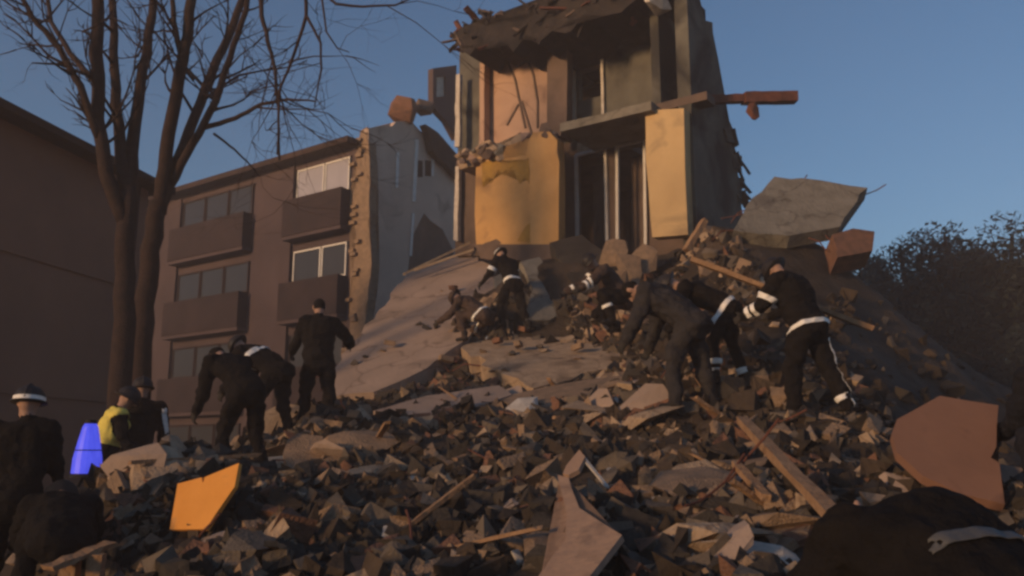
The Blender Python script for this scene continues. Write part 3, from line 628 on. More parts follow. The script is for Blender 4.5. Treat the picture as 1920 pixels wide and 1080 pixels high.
# fine rubble: beyond counting
def fine(name, n, smin, smax, mats, label, accept, boxes=True):
    base = np.array([[-1, -1, -1], [1, -1, -1], [1, 1, -1], [-1, 1, -1], [-1, -1, 1], [1, -1, 1], [1, 1, 1], [-1, 1, 1]], float) * .5
    fc = np.array([[0, 3, 2, 1], [4, 5, 6, 7], [0, 1, 5, 4], [1, 2, 6, 5], [2, 3, 7, 6], [3, 0, 4, 7]])
    V = []; FF = []; MI = []; r = np.random.RandomState(n)
    cnt = 0; tries = 0
    while cnt < n and tries < 9 * n:
        tries += 1
        if r.rand() < .75:
            x, y = r.uniform(-200, 2120), r.uniform(560, 1090)
            if not accept(x, y): continue
            p, nr = ground_px(x, y)
        else:
            p = ground_xy(r.uniform(-4, 4.2), r.uniform(2.5, 16))
        if p is None or p.y > 19: continue
        if noise.noise((p.x * .9, p.y * .9, 5)) + noise.noise((p.x * 2.5, p.y * 2.5, 8)) * .5 < r.uniform(-.45, .15): continue
        s = smin * (smax / smin) ** (r.rand() ** 1.6) * (1 + max(0, p.y - 6) * .06)
        dims = s * r.uniform(.5, 1.4, 3); q = np.linalg.qr(r.randn(3, 3))[0]
        vv = (base + r.uniform(-.38, .38, (8, 3))) * dims @ q.T + np.array(p[:]) + np.array([0, 0, s * .15])
        V.append(vv); FF.append(fc + cnt * 8); MI += [r.randint(len(mats))] * 6; cnt += 1
    me = bpy.data.meshes.new(name); me.from_pydata(np.concatenate(V).tolist(), [], np.concatenate(FF).tolist()); me.update()
    for m_ in mats: me.materials.append(M[m_])
    me.polygons.foreach_set('material_index', MI)
    o = bpy.data.objects.new(name, me); COL.objects.link(o); tag(o, label, name.split('_')[-1], kind='stuff'); return o
fine('grey_rubble', 9000, .03, .15, ['concdark', 'concdark', 'earth', 'earth', 'concmid', 'earth'], 'fine grey rubble covering the whole mound', lambda x, y: np.random.rand() < (1 if light_zone(x, y) == 'warm' else .12 if x > 1600 and y < 880 else .3))
fine('brick_rubble', 8000, .03, .15, ['brickpale', 'plaster', 'brick', 'concmid', 'earth', 'concdark', 'earth', 'brickpale'], 'fine brick and plaster rubble thickest where the mound should look lit', lambda x, y: x < 1600 and x > 60 and not (x < 700 and y < 780) and (light_zone(x, y) == 'warm' or np.random.rand() < .13))

# ================================================================== BARE TREES
def polytree(name, label, base, stems, tw_seed, twigs=True, depth_j=.6):
    t = empty(name, base); tag(t, label, 'tree', 'bare trees')
    bm = bmesh.new(); r = random.Random(tw_seed); tb = bmesh.new()
    def twig(p, d, L, rad, lev):
        pts = [p]; n = 4; q = p.copy(); dd = d.copy()
        for i in range(n):
            dd = (dd + Vector((r.uniform(-.35, .35), r.uniform(-.35, .35), r.uniform(-.25, .3)))).normalized()
            q = q + dd * L / n; pts.append(q.copy())
        tube(tb, pts, [rad * (1 - .75 * i / n) for i in range(n + 1)], 4)
        if lev > 0:
            for _ in range(r.randint(2, 4)):
                k = r.randint(1, n); twig(pts[k], (dd + Vector((r.uniform(-1, 1), r.uniform(-1, 1), r.uniform(-.4, .7))) * .9).normalized(), L * r.uniform(.4, .7), rad * .55, lev - 1)
    for (path, r0, r1, tw) in stems:
        pts = []
        P = [at(*c) for c in path]
        for i in range(len(P) - 1):
            for k in range(4):
                q = P[i].lerp(P[i + 1], k / 4)
                if not (i == 0 and k == 0): q += Vector((r.uniform(-1, 1), r.uniform(-1, 1), r.uniform(-1, 1))) * r0 * .18
                pts.append(q)
        pts.append(P[-1]); n = len(pts)
        rad = [r0 + (r1 - r0) * i / (n - 1) for i in range(n)]
        tube(bm if r0 > .06 else tb, pts, rad, 9 if r0 > .06 else 5)
        for _ in range(tw):
            k = r.randint(n // 3, n - 1); d = (pts[min(k + 1, n - 1)] - pts[k - 1]).normalized()
            twig(pts[k], (d * .6 + Vector((r.uniform(-1, 1), r.uniform(-1, 1), r.uniform(-.3, .5)))).normalized(), r.uniform(.7, 2.0), min(.035, rad[k] * .5), 2)
    obj('trunk', bm, 'bark', t, True)
    if len(tb.verts): obj('crown', tb, 'bark', t, True)
    else: tb.free()
    return t
b1 = ground_xy(at(235, 760, 13.2).x, 13.2)
b2 = ground_xy(at(268, 760, 14.2).x, 14.2)
def bpx(P):   # pixel of a ground point, for a trunk that starts there
    d = P - EYE; dep = d.y * cp + d.z * sp; return (960 + F * d.x / dep, 540 - F * (d.z * cp - d.y * sp) / dep, P.y)
g1 = bpx(b1 - UP * .2); g2 = bpx(b2 - UP * .2)
polytree('bare_tree', 'bare tree with straight dark stems in front of the brown house', b1, [
    ([g1, (232, 640, 13.2), (236, 480, 13.2), (240, 350, 13.2)], .19, .13, 0),
    ([(238, 400, 13.2), (232, 330, 13.2), (216, 200, 13.3), (212, 60, 13.4), (206, -120, 13.4)], .12, .05, 5),
    ([(236, 420, 13.2), (200, 330, 13.0), (184, 220, 12.9), (182, 60, 12.8), (180, -120, 12.8)], .12, .09, 8),
    ([(240, 370, 13.2), (250, 260, 13.4), (270, 130, 13.6), (288, 0, 13.8), (300, -120, 13.9)], .12, .05, 7),
    ([(186, 260, 12.9), (150, 160, 12.6), (110, 90, 12.4), (60, 30, 12.2), (20, -40, 12)], .07, .03, 7),
    ([(184, 160, 12.9), (130, 100, 13.2), (95, 40, 13.5), (80, -60, 13.7)], .06, .03, 6),
    ([(186, 150, 12.9), (110, 120, 12.5), (60, 118, 12.3)], .03, .012, 3)], 3)
polytree('bare_tree', 'bare tree with leaning stems and drooping twigs in front of the long block', b2, [
    ([g2, (266, 640, 14.2), (280, 500, 14.2), (298, 380, 14.2)], .19, .15, 0),
    ([(298, 400, 14.2), (308, 320, 14.2), (330, 180, 14.2), (346, 90, 14.1), (358, 0, 14), (364, -120, 14)], .13, .08, 10),
    ([(300, 390, 14.2), (334, 300, 14.4), (375, 190, 14.6), (420, 90, 14.9), (455, 0, 15.2), (490, -120, 15.4)], .11, .06, 12),
    ([(318, 350, 14.3), (362, 270, 14.2), (405, 190, 14), (430, 110, 13.8), (462, 20, 13.6), (475, -90, 13.5)], .08, .04, 7),
    ([(340, 110, 14.1), (326, 40, 13.9), (318, -60, 13.8)], .06, .04, 4),
    ([(380, 240, 14.2), (440, 222, 13.8), (490, 195, 13.6), (540, 186, 13.4), (590, 190, 13.2)], .05, .015, 6),
    ([(484, -60, 12.6), (492, 30, 12.6), (506, 90, 12.6), (516, 130, 12.6), (522, 200, 12.7), (524, 300, 12.8)], .045, .018, 6),
    ([(570, -60, 12.0), (575, 30, 12), (545, 120, 12.1), (524, 170, 12.2), (520, 290, 12.3)], .035, .015, 4),
    ([(575, 30, 12), (602, 80, 11.9), (602, 130, 11.9), (590, 200, 12)], .025, .01, 4),
    ([(600, -20, 11.5), (630, 8, 11.4), (680, 12, 11.4), (740, 10, 11.3), (768, -2, 11.3)], .025, .012, 4),
    ([(600, -30, 11.5), (612, 60, 11.5), (632, 90, 11.5), (655, 98, 11.5)], .018, .007, 2),
    ([(400, 250, 14.2), (440, 280, 14.4), (470, 310, 14.5), (486, 330, 14.6)], .025, .01, 4)], 9)

# ================================================================== HOUSE AT FAR LEFT
hd = Vector((.197, .98, 0)).normalized(); hn = Vector((hd.y, -hd.x, 0))
h0 = at(0, 205, 15); h0 = Vector((h0.x, h0.y, 0)); ez = 7.75
ho = empty('brown_house', h0); tag(ho, 'dark brown windowless house side with sloping roof edge at far left', 'house')
A0 = h0 - hd * .5; A1 = h0 + hd * 4.6
hwl = part('wall', prism([A0 - UP * .3, A1 - UP * .3, A1 + UP * ez, A0 + UP * ez], hn * -6), 'house', ho)
bm = bmesh.new()
prism([A0 - hd * .4 + hn * .45 + UP * ez, A0 - hd * .4 + hn * .45 + UP * (ez + .16), A0 - hd * .4 - hn * 3 + UP * (ez + 1.9), A0 - hd * .4 - hn * 6.4 + UP * (ez + .16), A0 - hd * .4 - hn * 6.4 + UP * ez], hd * 5.9, bm)
part('roof', bm, 'houseroof', ho)
bm = bmesh.new(); tube(bm, [A1 - hd * .5 + hn * .08 + UP * z for z in (0, 2.5, 5, ez)], [.05] * 4, 8); part('drainpipe', bm, 'houseroof', ho)
for z in (2.7, 5.3): part('string_course', prism([A0 + hn * .003 + UP * z, A1 + hn * .003 + UP * z, A1 + hn * .003 + UP * (z + .12), A0 + hn * .003 + UP * (z + .12)], hn * .04), 'house', ho)

# ================================================================== DARK TREES AT RIGHT
def leafy(label, base, h, rad, seed, n=26000):
    t = empty('leafy_tree', base); tag(t, label, 'tree', 'dark trees behind the mound')
    r = random.Random(seed); bm = bmesh.new()
    tube(bm, [base + Vector((r.uniform(-.1, .1), r.uniform(-.1, .1), h * k / 5)) for k in range(6)], [.24 * (1 - k / 6.5) for k in range(6)], 8)
    for _ in range(9):
        z = r.uniform(.3, .8) * h; a = r.uniform(0, 6.28); e = Vector((math.cos(a), math.sin(a), r.uniform(.2, .8))) * rad * .75
        tube(bm, [base + UP * z, base + UP * z + e * .5 + UP * .1, base + UP * z + e], [.08, .05, .02], 5)
    obj('trunk', bm, 'bark', t, True)
    cl = []
    for _ in range(46):
        a = r.uniform(0, 6.28); k = r.random() ** .6; zz = r.uniform(.16, 1)
        ww = rad * (1.0 if zz < .6 else 1.0 - (zz - .6) * 1.6)
        cl.append((base + Vector((math.cos(a) * ww * k, math.sin(a) * ww * k, zz * h * .96)), r.uniform(.5, 1.1)))
    V = []; Fc = []
    for i in range(n):
        c, s = cl[i % len(cl)]
        d = Vector((r.gauss(0, 1), r.gauss(0, 1), r.gauss(0, 1))).normalized() * s * r.random() ** .4
        p = c + d; u = Vector((r.gauss(0, 1), r.gauss(0, 1), r.gauss(0, 1))).normalized(); v = u.orthogonal().normalized(); k = r.uniform(.06, .15)
        b_ = len(V); V += [p - u * k, p + v * k * .5, p + u * k, p - v * k * .5]; Fc.append((b_, b_ + 1, b_ + 2, b_ + 3))
    me = bpy.data.meshes.new('crown'); me.from_pydata([tuple(v) for v in V], [], Fc); me.update(); link_mesh('crown', me, 'leafdark', t)
for i, (x, ytop, Y, rad, lab) in enumerate([(1690, 462, 30, 2.6, 'dark tree just right of the tilted concrete slab'), (1775, 440, 29, 2.7, 'tallest round topped dark tree behind the right mound'), (1890, 440, 27, 2.8, 'dark tree at the right picture edge'), (1640, 490, 33, 2.4, 'low dark tree partly hidden by the reddish masonry block'), (1830, 490, 32, 2.6, 'lower dark tree in the dip between two taller ones'), (2010, 430, 28, 3, 'dark tree just outside the right picture edge')]):
    tp = at(x, ytop, Y); leafy(lab, Vector((tp.x, tp.y, 0)), tp.z, rad, 60 + i)

# ================================================================== PEOPLE
def capsule(bm, p0, p1, r0, r1, side=None, seg=12):
    """closed tapered capsule with elliptical section; r = (side radius, other radius)"""
    d = (p1 - p0); L = d.length; d = d.normalized()
    sx_ = side or Vector((1, 0, 0)); x = sx_ - d * sx_.dot(d)
    if x.length < .2: x = Vector((0, 1, 0)) - d * d.y
    x.normalize(); y = d.cross(x)
    prof = []
    for k in range(5): a = (k / 5) * math.pi / 2; prof.append((-math.cos(a), math.sin(a), 0))
    prof += [(0, 1, 0), (0, 1, 1)]
    for k in range(1, 5): a = (k / 5) * math.pi / 2; prof.append((math.sin(a), math.cos(a), 1))
    rings = []
    for (o_, sc_, e) in prof:
        r = r1 if e else r0; c = (p1 if e else p0) + d * o_ * min(r) * .95
        if sc_ < 1e-6: rings.append([bm.verts.new(c)]); continue
        rings.append([bm.verts.new(c + x * math.cos(2 * math.pi * k / seg) * r[0] * sc_ + y * math.sin(2 * math.pi * k / seg) * r[1] * sc_) for k in range(seg)])
    rings.append([bm.verts.new(p1 + d * min(r1) * .95)])
    for i in range(len(rings) - 1):
        A, B = rings[i], rings[i + 1]
        for k in range(seg):
            if len(A) == 1: bm.faces.new((A[0], B[(k + 1) % seg], B[k]))
            elif len(B) == 1: bm.faces.new((A[k], A[(k + 1) % seg], B[0]))
            else: bm.faces.new((A[k], A[(k + 1) % seg], B[(k + 1) % seg], B[k]))
def pose_joints(ps):
    def dv(a, out=0): a = R(a); return Vector((out, math.sin(a), -math.cos(a))).normalized()
    J = {}; J['pelvis'] = Vector((0, 0, 0)); b = R(ps.get('bend', 5)); ln = ps.get('lean', 0)
    up = Vector((ln, math.sin(b), math.cos(b))).normalized(); b2_ = R(ps.get('bend', 5) * 1.15 + ps.get('curl', 0)); up2 = Vector((ln, math.sin(b2_), math.cos(b2_))).normalized()
    J['waist'] = up * .16; J['chest'] = J['waist'] + up2 * .27; J['neck'] = J['chest'] + up2 * .16
    h = R(ps.get('head', 5)); hd_ = Vector((ps.get('headlean', 0), math.sin(h), math.cos(h))).normalized()
    J['headbase'] = J['neck'] + hd_ * .09; J['headtop'] = J['headbase'] + hd_ * .13; J['hup'] = hd_
    tw = ps.get('twist', 0)
    for i, s in enumerate((-1, 1)):
        sh = J['chest'] + up2 * .09 + Vector((math.cos(R(tw)) * s * .2, math.sin(R(tw)) * s * .2, 0)); J['sh%d' % i] = sh
        u, f_, out = ps['arms'][i]; J['el%d' % i] = sh + dv(u, s * out) * .29; J['wr%d' % i] = J['el%d' % i] + dv(f_, s * out * .3) * .26
        J['hd%d' % i] = dv(f_, s * out * .3)
        a, k, sp_ = ps['legs'][i]; hp = Vector((s * .1, 0, -.03)); J['hp%d' % i] = hp
        J['kn%d' % i] = hp + dv(a, s * sp_) * .43; J['an%d' % i] = J['kn%d' % i] + dv(a - k, s * sp_ * .3) * .42
    zmin = min(J['an0'].z, J['an1'].z) - .10
    for k, v in J.items():
        if k not in ('hup', 'hd0', 'hd1'): J[k] = v - UP * zmin
    return J
STAND = dict(bend=6, head=8, arms=[(8, 20, .22), (5, 25, .22)], legs=[(6, 6, .1), (-4, 8, .1)])
def person(label, loc, yaw, ps, jacket='black', trousers='black', scale=1.0, helmet='helmet', bands=(), strips=(), vest=None, bulk=1.0, group=None, hood=False, helmet_band=None):
    J = pose_joints(ps); root_name = 'person'
    B = []   # bone: name, p0, p1, r0, r1, material slot
    def bone(n, a, b_, r0, r1, ms, side=None):
        r0 = r0 if isinstance(r0, tuple) else (r0, r0); r1 = r1 if isinstance(r1, tuple) else (r1, r1); B.append((n, a, b_, r0, r1, ms, side))
    bk = bulk; xs = (J['sh1'] - J['sh0']).normalized()
    tor = (J['chest'] - J['pelvis']).normalized()
    bone('hem', J['pelvis'] - tor * .06, J['pelvis'], (.195 * bk, .15 * bk), (.19 * bk, .145 * bk), 0, xs)
    bone('torso', J['pelvis'], J['waist'], (.185 * bk, .14 * bk), (.18 * bk, .135 * bk), 0, xs)
    bone('chest', J['waist'], J['chest'], (.18 * bk, .135 * bk), (.205 * bk, .145 * bk), 0, xs)
    bone('upper_chest', J['chest'], J['chest'].lerp(J['neck'], .55), (.205 * bk, .14 * bk), (.15 * bk, .105 * bk), 0, xs)
    bone('shoulders', J['sh0'], J['sh1'], .085 * bk, .085 * bk, 0)
    bone('collar', J['neck'] - J['hup'] * .06, J['neck'] + J['hup'] * .005, .085, .075, 0)
    bone('neck', J['neck'] - J['hup'] * .03, J['headbase'], .062, .062, 2)
    fw = (Vector((0, 1, 0)) - J['hup'] * J['hup'].y)
    if fw.length < .2: fw = Vector((0, 0, -1)) - J['hup'] * -J['hup'].z
    fw.normalize(); hc = J['headbase'] + J['hup'] * .045
    ms_h = 0 if hood else 2
    bone('head', hc + J['hup'] * .0, J['headtop'] - J['hup'] * .02, (.074, .085), (.078, .096), ms_h, fw.cross(J['hup']))
    bone('jaw', hc + fw * .035 - J['hup'] * .02, hc + fw * .05 - J['hup'] * .045, .05, .035, 2)
    bone('nose', hc + fw * .098 + J['hup'] * .035, hc + fw * .112 + J['hup'] * .008, .012, .018, 2)
    for s in (-1, 1):
        e = hc + fw.cross(J['hup']) * s * .078 + J['hup'] * .03; bone('ear', e - J['hup'] * .018, e + J['hup'] * .02, .016, .018, ms_h)
    for i in (0, 1):
        bone('upper_arm%d' % i, J['sh%d' % i], J['el%d' % i], .085 * bk, .066 * bk, 0)
        bone('forearm%d' % i, J['el%d' % i], J['wr%d' % i], .066 * bk, .054 * bk, 0)
        d = J['hd%d' % i]; w_ = J['wr%d' % i]; sgn = -1 if i == 0 else 1
        acr = d.cross(Vector((sgn, 0, 0))); acr = acr.normalized() if acr.length > .1 else Vector((0, 1, 0)); pal = d.cross(acr).normalized() * 1
        bone('palm%d' % i, w_ + d * .03, w_ + d * .10, (.045, .024), (.045, .022), 3, acr)
        for q, fl_ in enumerate((.075, .085, .08, .062)):
            o_ = acr * (.036 - q * .024); k0 = w_ + d * .12 + o_; k1 = k0 + (d * .7 + pal * .5).normalized() * fl_ * .55; k2 = k1 + (d * .15 + pal * .9).normalized() * fl_ * .5
            bone('finger%d' % i, k0, k1, .0115, .011, 3); bone('finger%d' % i, k1, k2, .011, .0095, 3)
        th0 = w_ + d * .045 + acr * .04; th1 = th0 + (acr * .7 + d * .6).normalized() * .05; bone('thumb%d' % i, th0, th1, .015, .013, 3); bone('thumb%d' % i, th1, th1 + (d * .8 + pal * .4).normalized() * .035, .013, .011, 3)
        bone('thigh%d' % i, J['hp%d' % i], J['kn%d' % i], .105 * bk, .078 * bk, 1)
        bone('shin%d' % i, J['kn%d' % i], J['an%d' % i], .076 * bk, .060 * bk, 1)
        an = J['an%d' % i]; bone('boot%d' % i, an + UP * .06, an - UP * .02, .062, .055, 4)
        bone('foot%d' % i, an + Vector((0, -.03, -.045)), an + Vector((.01 * sgn, .15, -.055)), (.048, .04), (.046, .034), 4)
    bm = bmesh.new()
    for (n, a, b_, r0, r1, ms, sd_) in B: capsule(bm, a, b_, r0, r1, sd_)
    bmesh.ops.recalc_face_normals(bm, faces=bm.faces)
    tmp = bpy.data.meshes.new('tmp'); bm.to_mesh(tmp); bm.free(); to = bpy.data.objects.new('tmp', tmp); COL.objects.link(to)
    md = to.modifiers.new('r', 'REMESH'); md.mode = 'VOXEL'; md.voxel_size = .0145; md.use_smooth_shade = True
    sm = to.modifiers.new('s', 'SMOOTH'); sm.iterations = 3; sm.factor = .5
    dg = bpy.context.evaluated_depsgraph_get(); me = bpy.data.meshes.new_from_object(to.evaluated_get(dg)); bpy.data.objects.remove(to)
    me.name = 'body'
    nv = len(me.vertices); co = np.empty(nv * 3); me.vertices.foreach_get('co', co); co = co.reshape(-1, 3)
    no = np.empty(nv * 3); me.vertices.foreach_get('normal', no); no = no.reshape(-1, 3)
    # nearest bone
    dist = np.empty((len(B), nv))
    for bi, (n, a, b_, r0, r1, ms, sd_) in enumerate(B):
        a_ = np.array(a); d_ = np.array(b_) - a_; L2 = (d_ ** 2).sum() + 1e-9
        t = np.clip(((co - a_) @ d_) / L2, 0, 1); q = a_ + t[:, None] * d_
        dist[bi] = np.sqrt(((co - q) ** 2).sum(1)) / (np.mean(r0) + (np.mean(r1) - np.mean(r0)) * t)
    nb = dist.argmin(0); slot = np.array([b_[5] for b_ in B])[nb]
    seed = sum(map(ord, label)) % 97
    cloth = slot <= 1
    amp = np.array([noise.fractal((v[0] * 5 + seed, v[1] * 5, v[2] * 7), 1, 2, 3) * .034 if c_ else 0 for v, c_ in zip(co, cloth)])
    co2 = co + no * amp[:, None]; me.vertices.foreach_set('co', co2.ravel()); me.update()
    np_ = len(me.polygons); fs = np.array([slot[p.vertices[0]] for p in me.polygons])
    for mm in (jacket, trousers, 'skin', 'glove', 'boot'): me.materials.append(M[mm])
    me.polygons.foreach_set('material_index', fs); me.polygons.foreach_set('use_smooth', [True] * np_)
    root = empty(root_name, (0, 0, 0)); tag(root, label, 'person', group)
    link_mesh('body', me, None, root)
    bnames = [b_[0] for b_ in B]
    def cut(planes, bones, keep=None, off=.007, m='band', name='reflective_band'):
        bb = bmesh.new(); bb.from_mesh(me)
        lay = bb.verts.layers.int.new('nb')
        bb.verts.ensure_lookup_table()
        for i_, v in enumerate(bb.verts): v[lay] = int(nb[i_])
        ok = {k for k, n in enumerate(bnames) if n in bones}
        bmesh.ops.delete(bb, geom=[v for v in bb.verts if v[lay] not in ok], context='VERTS')
        for (pc_, pn_) in planes:
            bmesh.ops.bisect_plane(bb, geom=bb.verts[:] + bb.edges[:] + bb.faces[:], plane_co=pc_, plane_no=pn_, clear_outer=True)
        if keep is not None: bmesh.ops.delete(bb, geom=[f for f in bb.faces if f.normal.dot(keep) < .25], context='FACES')
        bb.normal_update()
        if not bb.faces: bb.free(); return
        for v in bb.verts: v.co += v.normal * off
        left = set(bb.faces); isl = []
        while left:
            f0 = left.pop(); st = [f0]; cur = {f0}
            while st:
                for v in st.pop().verts:
                    for f in v.link_faces:
                        if f in left: left.discard(f); cur.add(f); st.append(f)
            isl.append(cur)
        for cur in isl:
            if len(cur) < 8: continue
            vs = list({v for f in cur for v in f.verts}); ix = {v: i for i, v in enumerate(vs)}; n0 = len(vs)
            pts = [v.co.copy() for v in vs] + [v.co + v.normal * .003 for v in vs]
            fc = [[ix[v] for v in reversed(f.verts)] for f in cur] + [[ix[v] + n0 for v in f.verts] for f in cur]
            for f in cur:
                for lp_ in f.loops:
                    if lp_.edge.is_boundary: a, b = ix[lp_.vert], ix[lp_.link_loop_next.vert]; fc.append([a, b, b + n0, a + n0])
            me2 = bpy.data.meshes.new(name); me2.from_pydata([tuple(p) for p in pts], [], fc); me2.update()
            for p in me2.polygons: p.use_smooth = True
            link_mesh(name, me2, m, root)
        bb.free()
    BD = {}
    for b_ in B: BD.setdefault(b_[0], b_)
    GR = {'belt': ('hem', 'torso', 'chest', 'thigh0', 'thigh1'), 'chestband': ('chest', 'upper_chest', 'torso')}
    for bd in bands:   # (bone, t, width, material?)
        n, t, wdt = bd[:3]; mm = bd[3] if len(bd) > 3 else 'band'; kp = bd[4] if len(bd) > 4 else None
        if n == 'belt': a, b_ = J['pelvis'], J['waist']; bones = GR['belt']
        elif n == 'chestband': a, b_ = J['waist'], J['chest']; bones = GR['chestband']
        else: a, b_ = BD[n][1], BD[n][2]; bones = (n,)
        ax = (b_ - a).normalized(); c = a.lerp(b_, t)
        cut([(c + ax * wdt / 2, ax), (c - ax * wdt / 2, -ax)], bones, kp, m=mm)
    for (bones, dirv, wdt, mm) in strips:   # lengthwise stripes on the side given by dirv
        for n in bones:
            a, b_ = BD[n][1], BD[n][2]; ax = (b_ - a).normalized(); e = ax.cross(dirv).normalized()
            cut([(a + e * wdt / 2, e), (a - e * wdt / 2, -e)], (n,), dirv, m=mm)
    if vest:
        ax = (J['chest'] - J['pelvis']).normalized()
        cut([(J['pelvis'] + ax * .2, -ax)], ('torso', 'chest', 'upper_chest', 'shoulders', 'hem'), None, .012, vest, 'vest')
    if helmet:
        hb = bmesh.new(); c = J['headtop'] - J['hup'] * .055; x = fw.cross(J['hup']); rings = []
        pr = [(.135, -.01, 1.22), (.138, .0, 1.22), (.118, .008, 1.08), (.117, .03, 1.08), (.112, .062, 1.08), (.095, .096, 1.08), (.065, .12, 1.08), (.03, .132, 1.05)]
        for (r_, z_, el) in pr:
            rings.append([hb.verts.new(c + x * math.cos(k * math.pi / 10) * r_ + fw * math.sin(k * math.pi / 10) * r_ * el + J['hup'] * z_) for k in range(20)])
        for i_ in range(len(rings) - 1):
            for k in range(20): hb.faces.new((rings[i_][k], rings[i_][(k + 1) % 20], rings[i_ + 1][(k + 1) % 20], rings[i_ + 1][k]))
        hb.faces.new(rings[-1]); hb.faces.new(list(reversed(rings[0])))
        hobj = obj('helmet', hb, helmet, root, True)
        cb = bmesh.new(); tube(cb, [c + fw * (.12 * math.cos(a_)) + J['hup'] * (.02 + .122 * math.sin(a_)) for a_ in [math.pi * k / 10 for k in range(11)]], [.014] * 11, 6); obj('crest', cb, helmet, hobj, True)
        if helmet_band:
            rb = bmesh.new(); rr_ = [[rb.verts.new(c + x * math.cos(k * math.pi / 10) * r_ + fw * math.sin(k * math.pi / 10) * r_ * 1.08 + J['hup'] * z_) for k in range(20)] for r_, z_ in ((.121, .008), (.121, .04))]
            for k in range(20): rb.faces.new((rr_[0][k], rr_[0][(k + 1) % 20], rr_[1][(k + 1) % 20], rr_[1][k]))
            obj('helmet_band', rb, helmet_band, hobj, True)
    elif not hood:
        hb = bmesh.new(); capsule(hb, hc + J['hup'] * .03 - fw * .012, J['headtop'] - J['hup'] * .012, (.083, .098), (.084, .1), fw.cross(J['hup'])); obj('cap', hb, 'black', root, True)
    root.location = loc; root.rotation_euler = (0, 0, R(yaw)); root.scale = (scale,) * 3
    return root
def feet(x, y, Y): return ground_xy(at(x, y, Y).x, Y)
def drop(root, z): root.location.z = z
BEND = lambda b, h, arms, legs, **k: dict(bend=b, head=h, arms=arms, legs=legs, **k)
CROUCH = [(95, 115, .25), (60, 120, .25)]
NB = Vector((0, -1, 0))
person('person in black coat and white banded helmet seen from behind at far left', feet(12, 1080, 6.5) - UP * .0, 12, STAND, helmet_band='band', bulk=1.1, scale=.93)
person('person in a yellow hi-vis vest standing behind the blue light', feet(196, 800, 9.8), -60, BEND(12, 30, [(20, 50, .2), (15, 45, .2)], [(5, 5, .1), (-5, 8, .1)]), vest='hivis', helmet='helmet')
person('person in black jacket with two upright white stripes left of the bare tree foot', feet(262, 800, 10.2), 25, STAND, strips=[(('upper_arm1', 'forearm1'), Vector((.5, -.86, 0)), .05, 'band'), (('upper_arm0',), Vector((-.3, -.95, 0)), .04, 'band')])
person('hunched person in black bending over the orange board', feet(452, 908, 9.2), 50, BEND(46, 75, [(5, 25, .15), (20, 40, .15)], [(22, 30, .12), (2, 22, .14)]), bands=[('upper_arm1', .3, .05), ('forearm1', .85, .05)], bulk=1.1, helmet=None)
person('stooping person in black with a curved white sleeve band', feet(515, 800, 11.3), 70, BEND(55, 60, [(10, 30, .15), (25, 50, .2)], [(30, 40, .12), (0, 20, .14)]), bands=[('chestband', .75, .07)], bulk=1.15)
person('tall dark person standing with one elbow out right of the stooping one', feet(592, 795, 11.6), 20, BEND(10, 20, [(20, 60, .3), (15, 80, 1.0)], [(10, 10, .1), (-6, 10, .12)]), jacket='black', helmet=None, bulk=1.15, bands=[('palm1', .5, .05, 'bandgrey')])
person('standing firefighter with bright stripes on the flat pale slab', at(962, 622, 15.6), 35, BEND(28, 45, [(20, 60, .3), (35, 75, .5)], [(28, 45, .12), (-6, 22, .14)]), jacket='black', bands=[('belt', .2, .06), ('upper_arm0', .6, .07), ('upper_arm1', .6, .07), ('forearm1', .7, .06)], helmet_band='band')
person('crouching person in dusty brown left of the standing central firefighter', at(908, 648, 15.3), 60, BEND(50, 70, [(30, 60, .2), (30, 50, .2)], CROUCH), jacket='brown', trousers='brown', helmet='brown', bands=[('belt', .3, .04), ('shin1', .8, .04)])
person('firefighter crouching with striped cuffs before the orange lit debris', at(1168, 622, 13.2), 105, BEND(38, 50, [(45, 60, .3), (50, 65, .2)], CROUCH), jacket='brown', trousers='black', bulk=1.15, bands=[('forearm0', .75, .045), ('forearm0', .45, .045), ('forearm1', .7, .05), ('upper_arm1', .4, .05), ('shin0', .5, .05)])
person('big person in charcoal grey bending down in front of the plank', feet(1300, 770, 9.4), 62, BEND(48, 80, [(15, 30, .2), (5, 25, .2)], [(20, 22, .14), (-8, 6, .16)]), jacket='grey', trousers='grey', helmet=None, bulk=1.25, scale=1.05)
person('firefighter in black with striped ankles behind the charcoal grey person', feet(1372, 735, 10.0), 70, BEND(55, 75, [(30, 50, .2), (25, 45, .2)], [(24, 26, .14), (-4, 12, .16)]), bands=[('belt', .1, .06), ('shin0', .55, .06), ('shin0', .8, .06), ('shin1', .7, .07), ('upper_arm1', .5, .06)])
person('firefighter with bright waistband and trouser stripe at right', feet(1525, 790, 8.9), 40, BEND(20, 50, [(25, 70, .25), (30, 85, .25)], [(14, 14, .12), (-14, 10, .14)]), bulk=1.26, bands=[('belt', -.2, .05), ('shin1', .86, .055), ('forearm0', .45, .05), ('forearm0', .75, .05), ('upper_arm0', .75, .06), ('upper_arm1', .75, .05, 'band')], strips=[(('shin1', 'thigh1'), Vector((.35, -.9, 0)).normalized(), .035, 'band')])
person('black hooded figure crouching very close to the camera at bottom right', ground_xy(at(1900, 1000, 2.35).x, 2.35), 14, BEND(38, 110, [(40, 80, .25), (40, 80, .25)], [(80, 95, .3), (75, 100, .3)], curl=20), hood=True, helmet=None, bulk=1.28, bands=[('chestband', .35, .045, 'bandgrey', Vector((.55, -.6, .58)).normalized())])
person('dark crouching figure cut by the right picture edge', feet(2085, 950, 5.2), -5, BEND(40, 60, [(40, 70, .05), (40, 70, .05)], CROUCH), jacket='navy', trousers='navy', helmet=None, bulk=1.25)
person('dark crouching figure at lower left in front of the blue light', feet(112, 1060, 6.0), 30, BEND(62, 80, [(40, 70, .2), (40, 70, .2)], CROUCH), bulk=1.2, scale=.92, helmet_band='bandgrey')

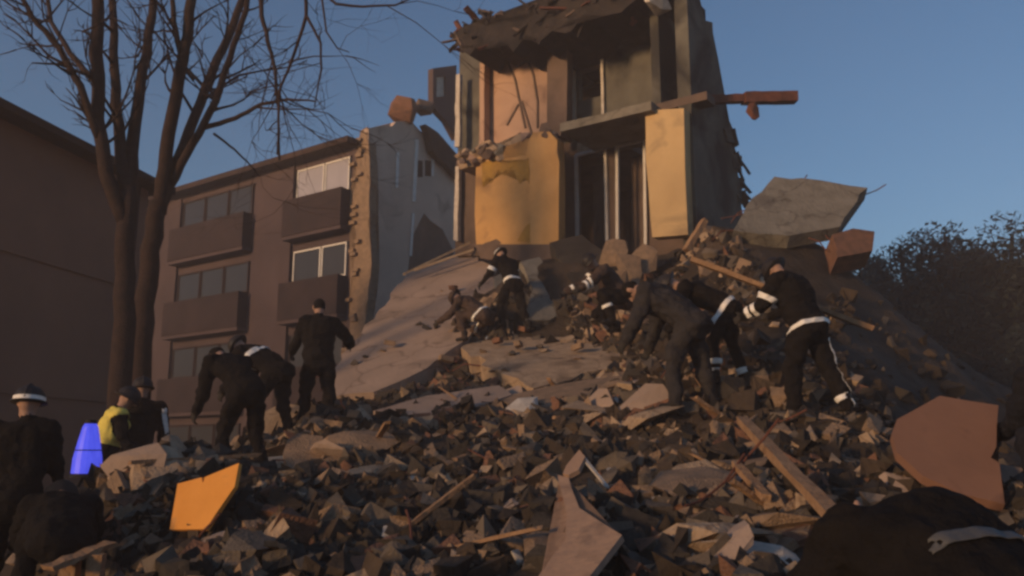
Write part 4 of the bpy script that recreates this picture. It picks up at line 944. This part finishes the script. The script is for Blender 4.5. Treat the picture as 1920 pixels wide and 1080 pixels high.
# blue emergency lamp
lp = feet(166, 880, 8.4); lt = at(166, 840, 8.4)
bl = empty('warning_lamp', lp); tag(bl, 'glowing blue warning lamp on a stand among the people at left', 'lamp')
bm = bmesh.new(); rr_ = []
for (r_, z_) in ((.10, -.22), (.135, -.24), (.13, -.1), (.1, .06), (.07, .2), (.045, .25)):
    rr_.append([bm.verts.new(lt + Vector((math.cos(k * math.pi / 8) * r_, math.sin(k * math.pi / 8) * r_, z_))) for k in range(16)])
for i in range(len(rr_) - 1):
    for k in range(16): bm.faces.new((rr_[i][k], rr_[i][(k + 1) % 16], rr_[i + 1][(k + 1) % 16], rr_[i + 1][k]))
bm.faces.new(rr_[-1]); bm.faces.new(rr_[0]); part('lens', bm, 'blue', bl)
for z_, r_, h_ in ((-.262, .15, .03), (-.02, .122, .012), (.25, .055, .035)):
    bm = bmesh.new(); bmesh.ops.create_cone(bm, cap_ends=True, segments=20, radius1=r_, radius2=r_ * .92, depth=h_); bm.transform(Matrix.Translation(lt + UP * z_)); part('collar', bm, 'boot', bl)
bm = bmesh.new(); tube(bm, [lt - UP * .25, Vector((lt.x, lt.y, lp.z + .25))], [.02, .02], 8); part('pole', bm, 'boot', bl)
for k in range(3):
    a_ = k * 2.1 + .4; bm = bmesh.new(); tube(bm, [Vector((lt.x, lt.y, lp.z + .35)), lp + Vector((math.cos(a_) * .3, math.sin(a_) * .3, .0))], [.014, .014], 6); part('leg', bm, 'boot', bl)

# ================================================================== DUST HAZE
bm = bmesh.new(); bmesh.ops.create_cube(bm, size=1)
for v in bm.verts: v.co = Vector((v.co.x * 3100, v.co.y * 3100, -1.2 + (v.co.z + .5) * 18.5))
me = bpy.data.meshes.new('haze'); bm.to_mesh(me); bm.free()
hm = bpy.data.materials.new('dust_haze'); hm.use_nodes = True; hm.node_tree.nodes.clear()
pv = hm.node_tree.nodes.new('ShaderNodeVolumePrincipled'); pv.inputs['Density'].default_value = 0.0055; pv.inputs['Color'].default_value = (.80, .70, .66, 1)
ou = hm.node_tree.nodes.new('ShaderNodeOutputMaterial'); hm.node_tree.links.new(pv.outputs[0], ou.inputs['Volume'])
me.materials.append(hm); hz = bpy.data.objects.new('haze', me); COL.objects.link(hz); tag(hz, 'thin dust haze hanging over the whole site', 'haze', kind='stuff')
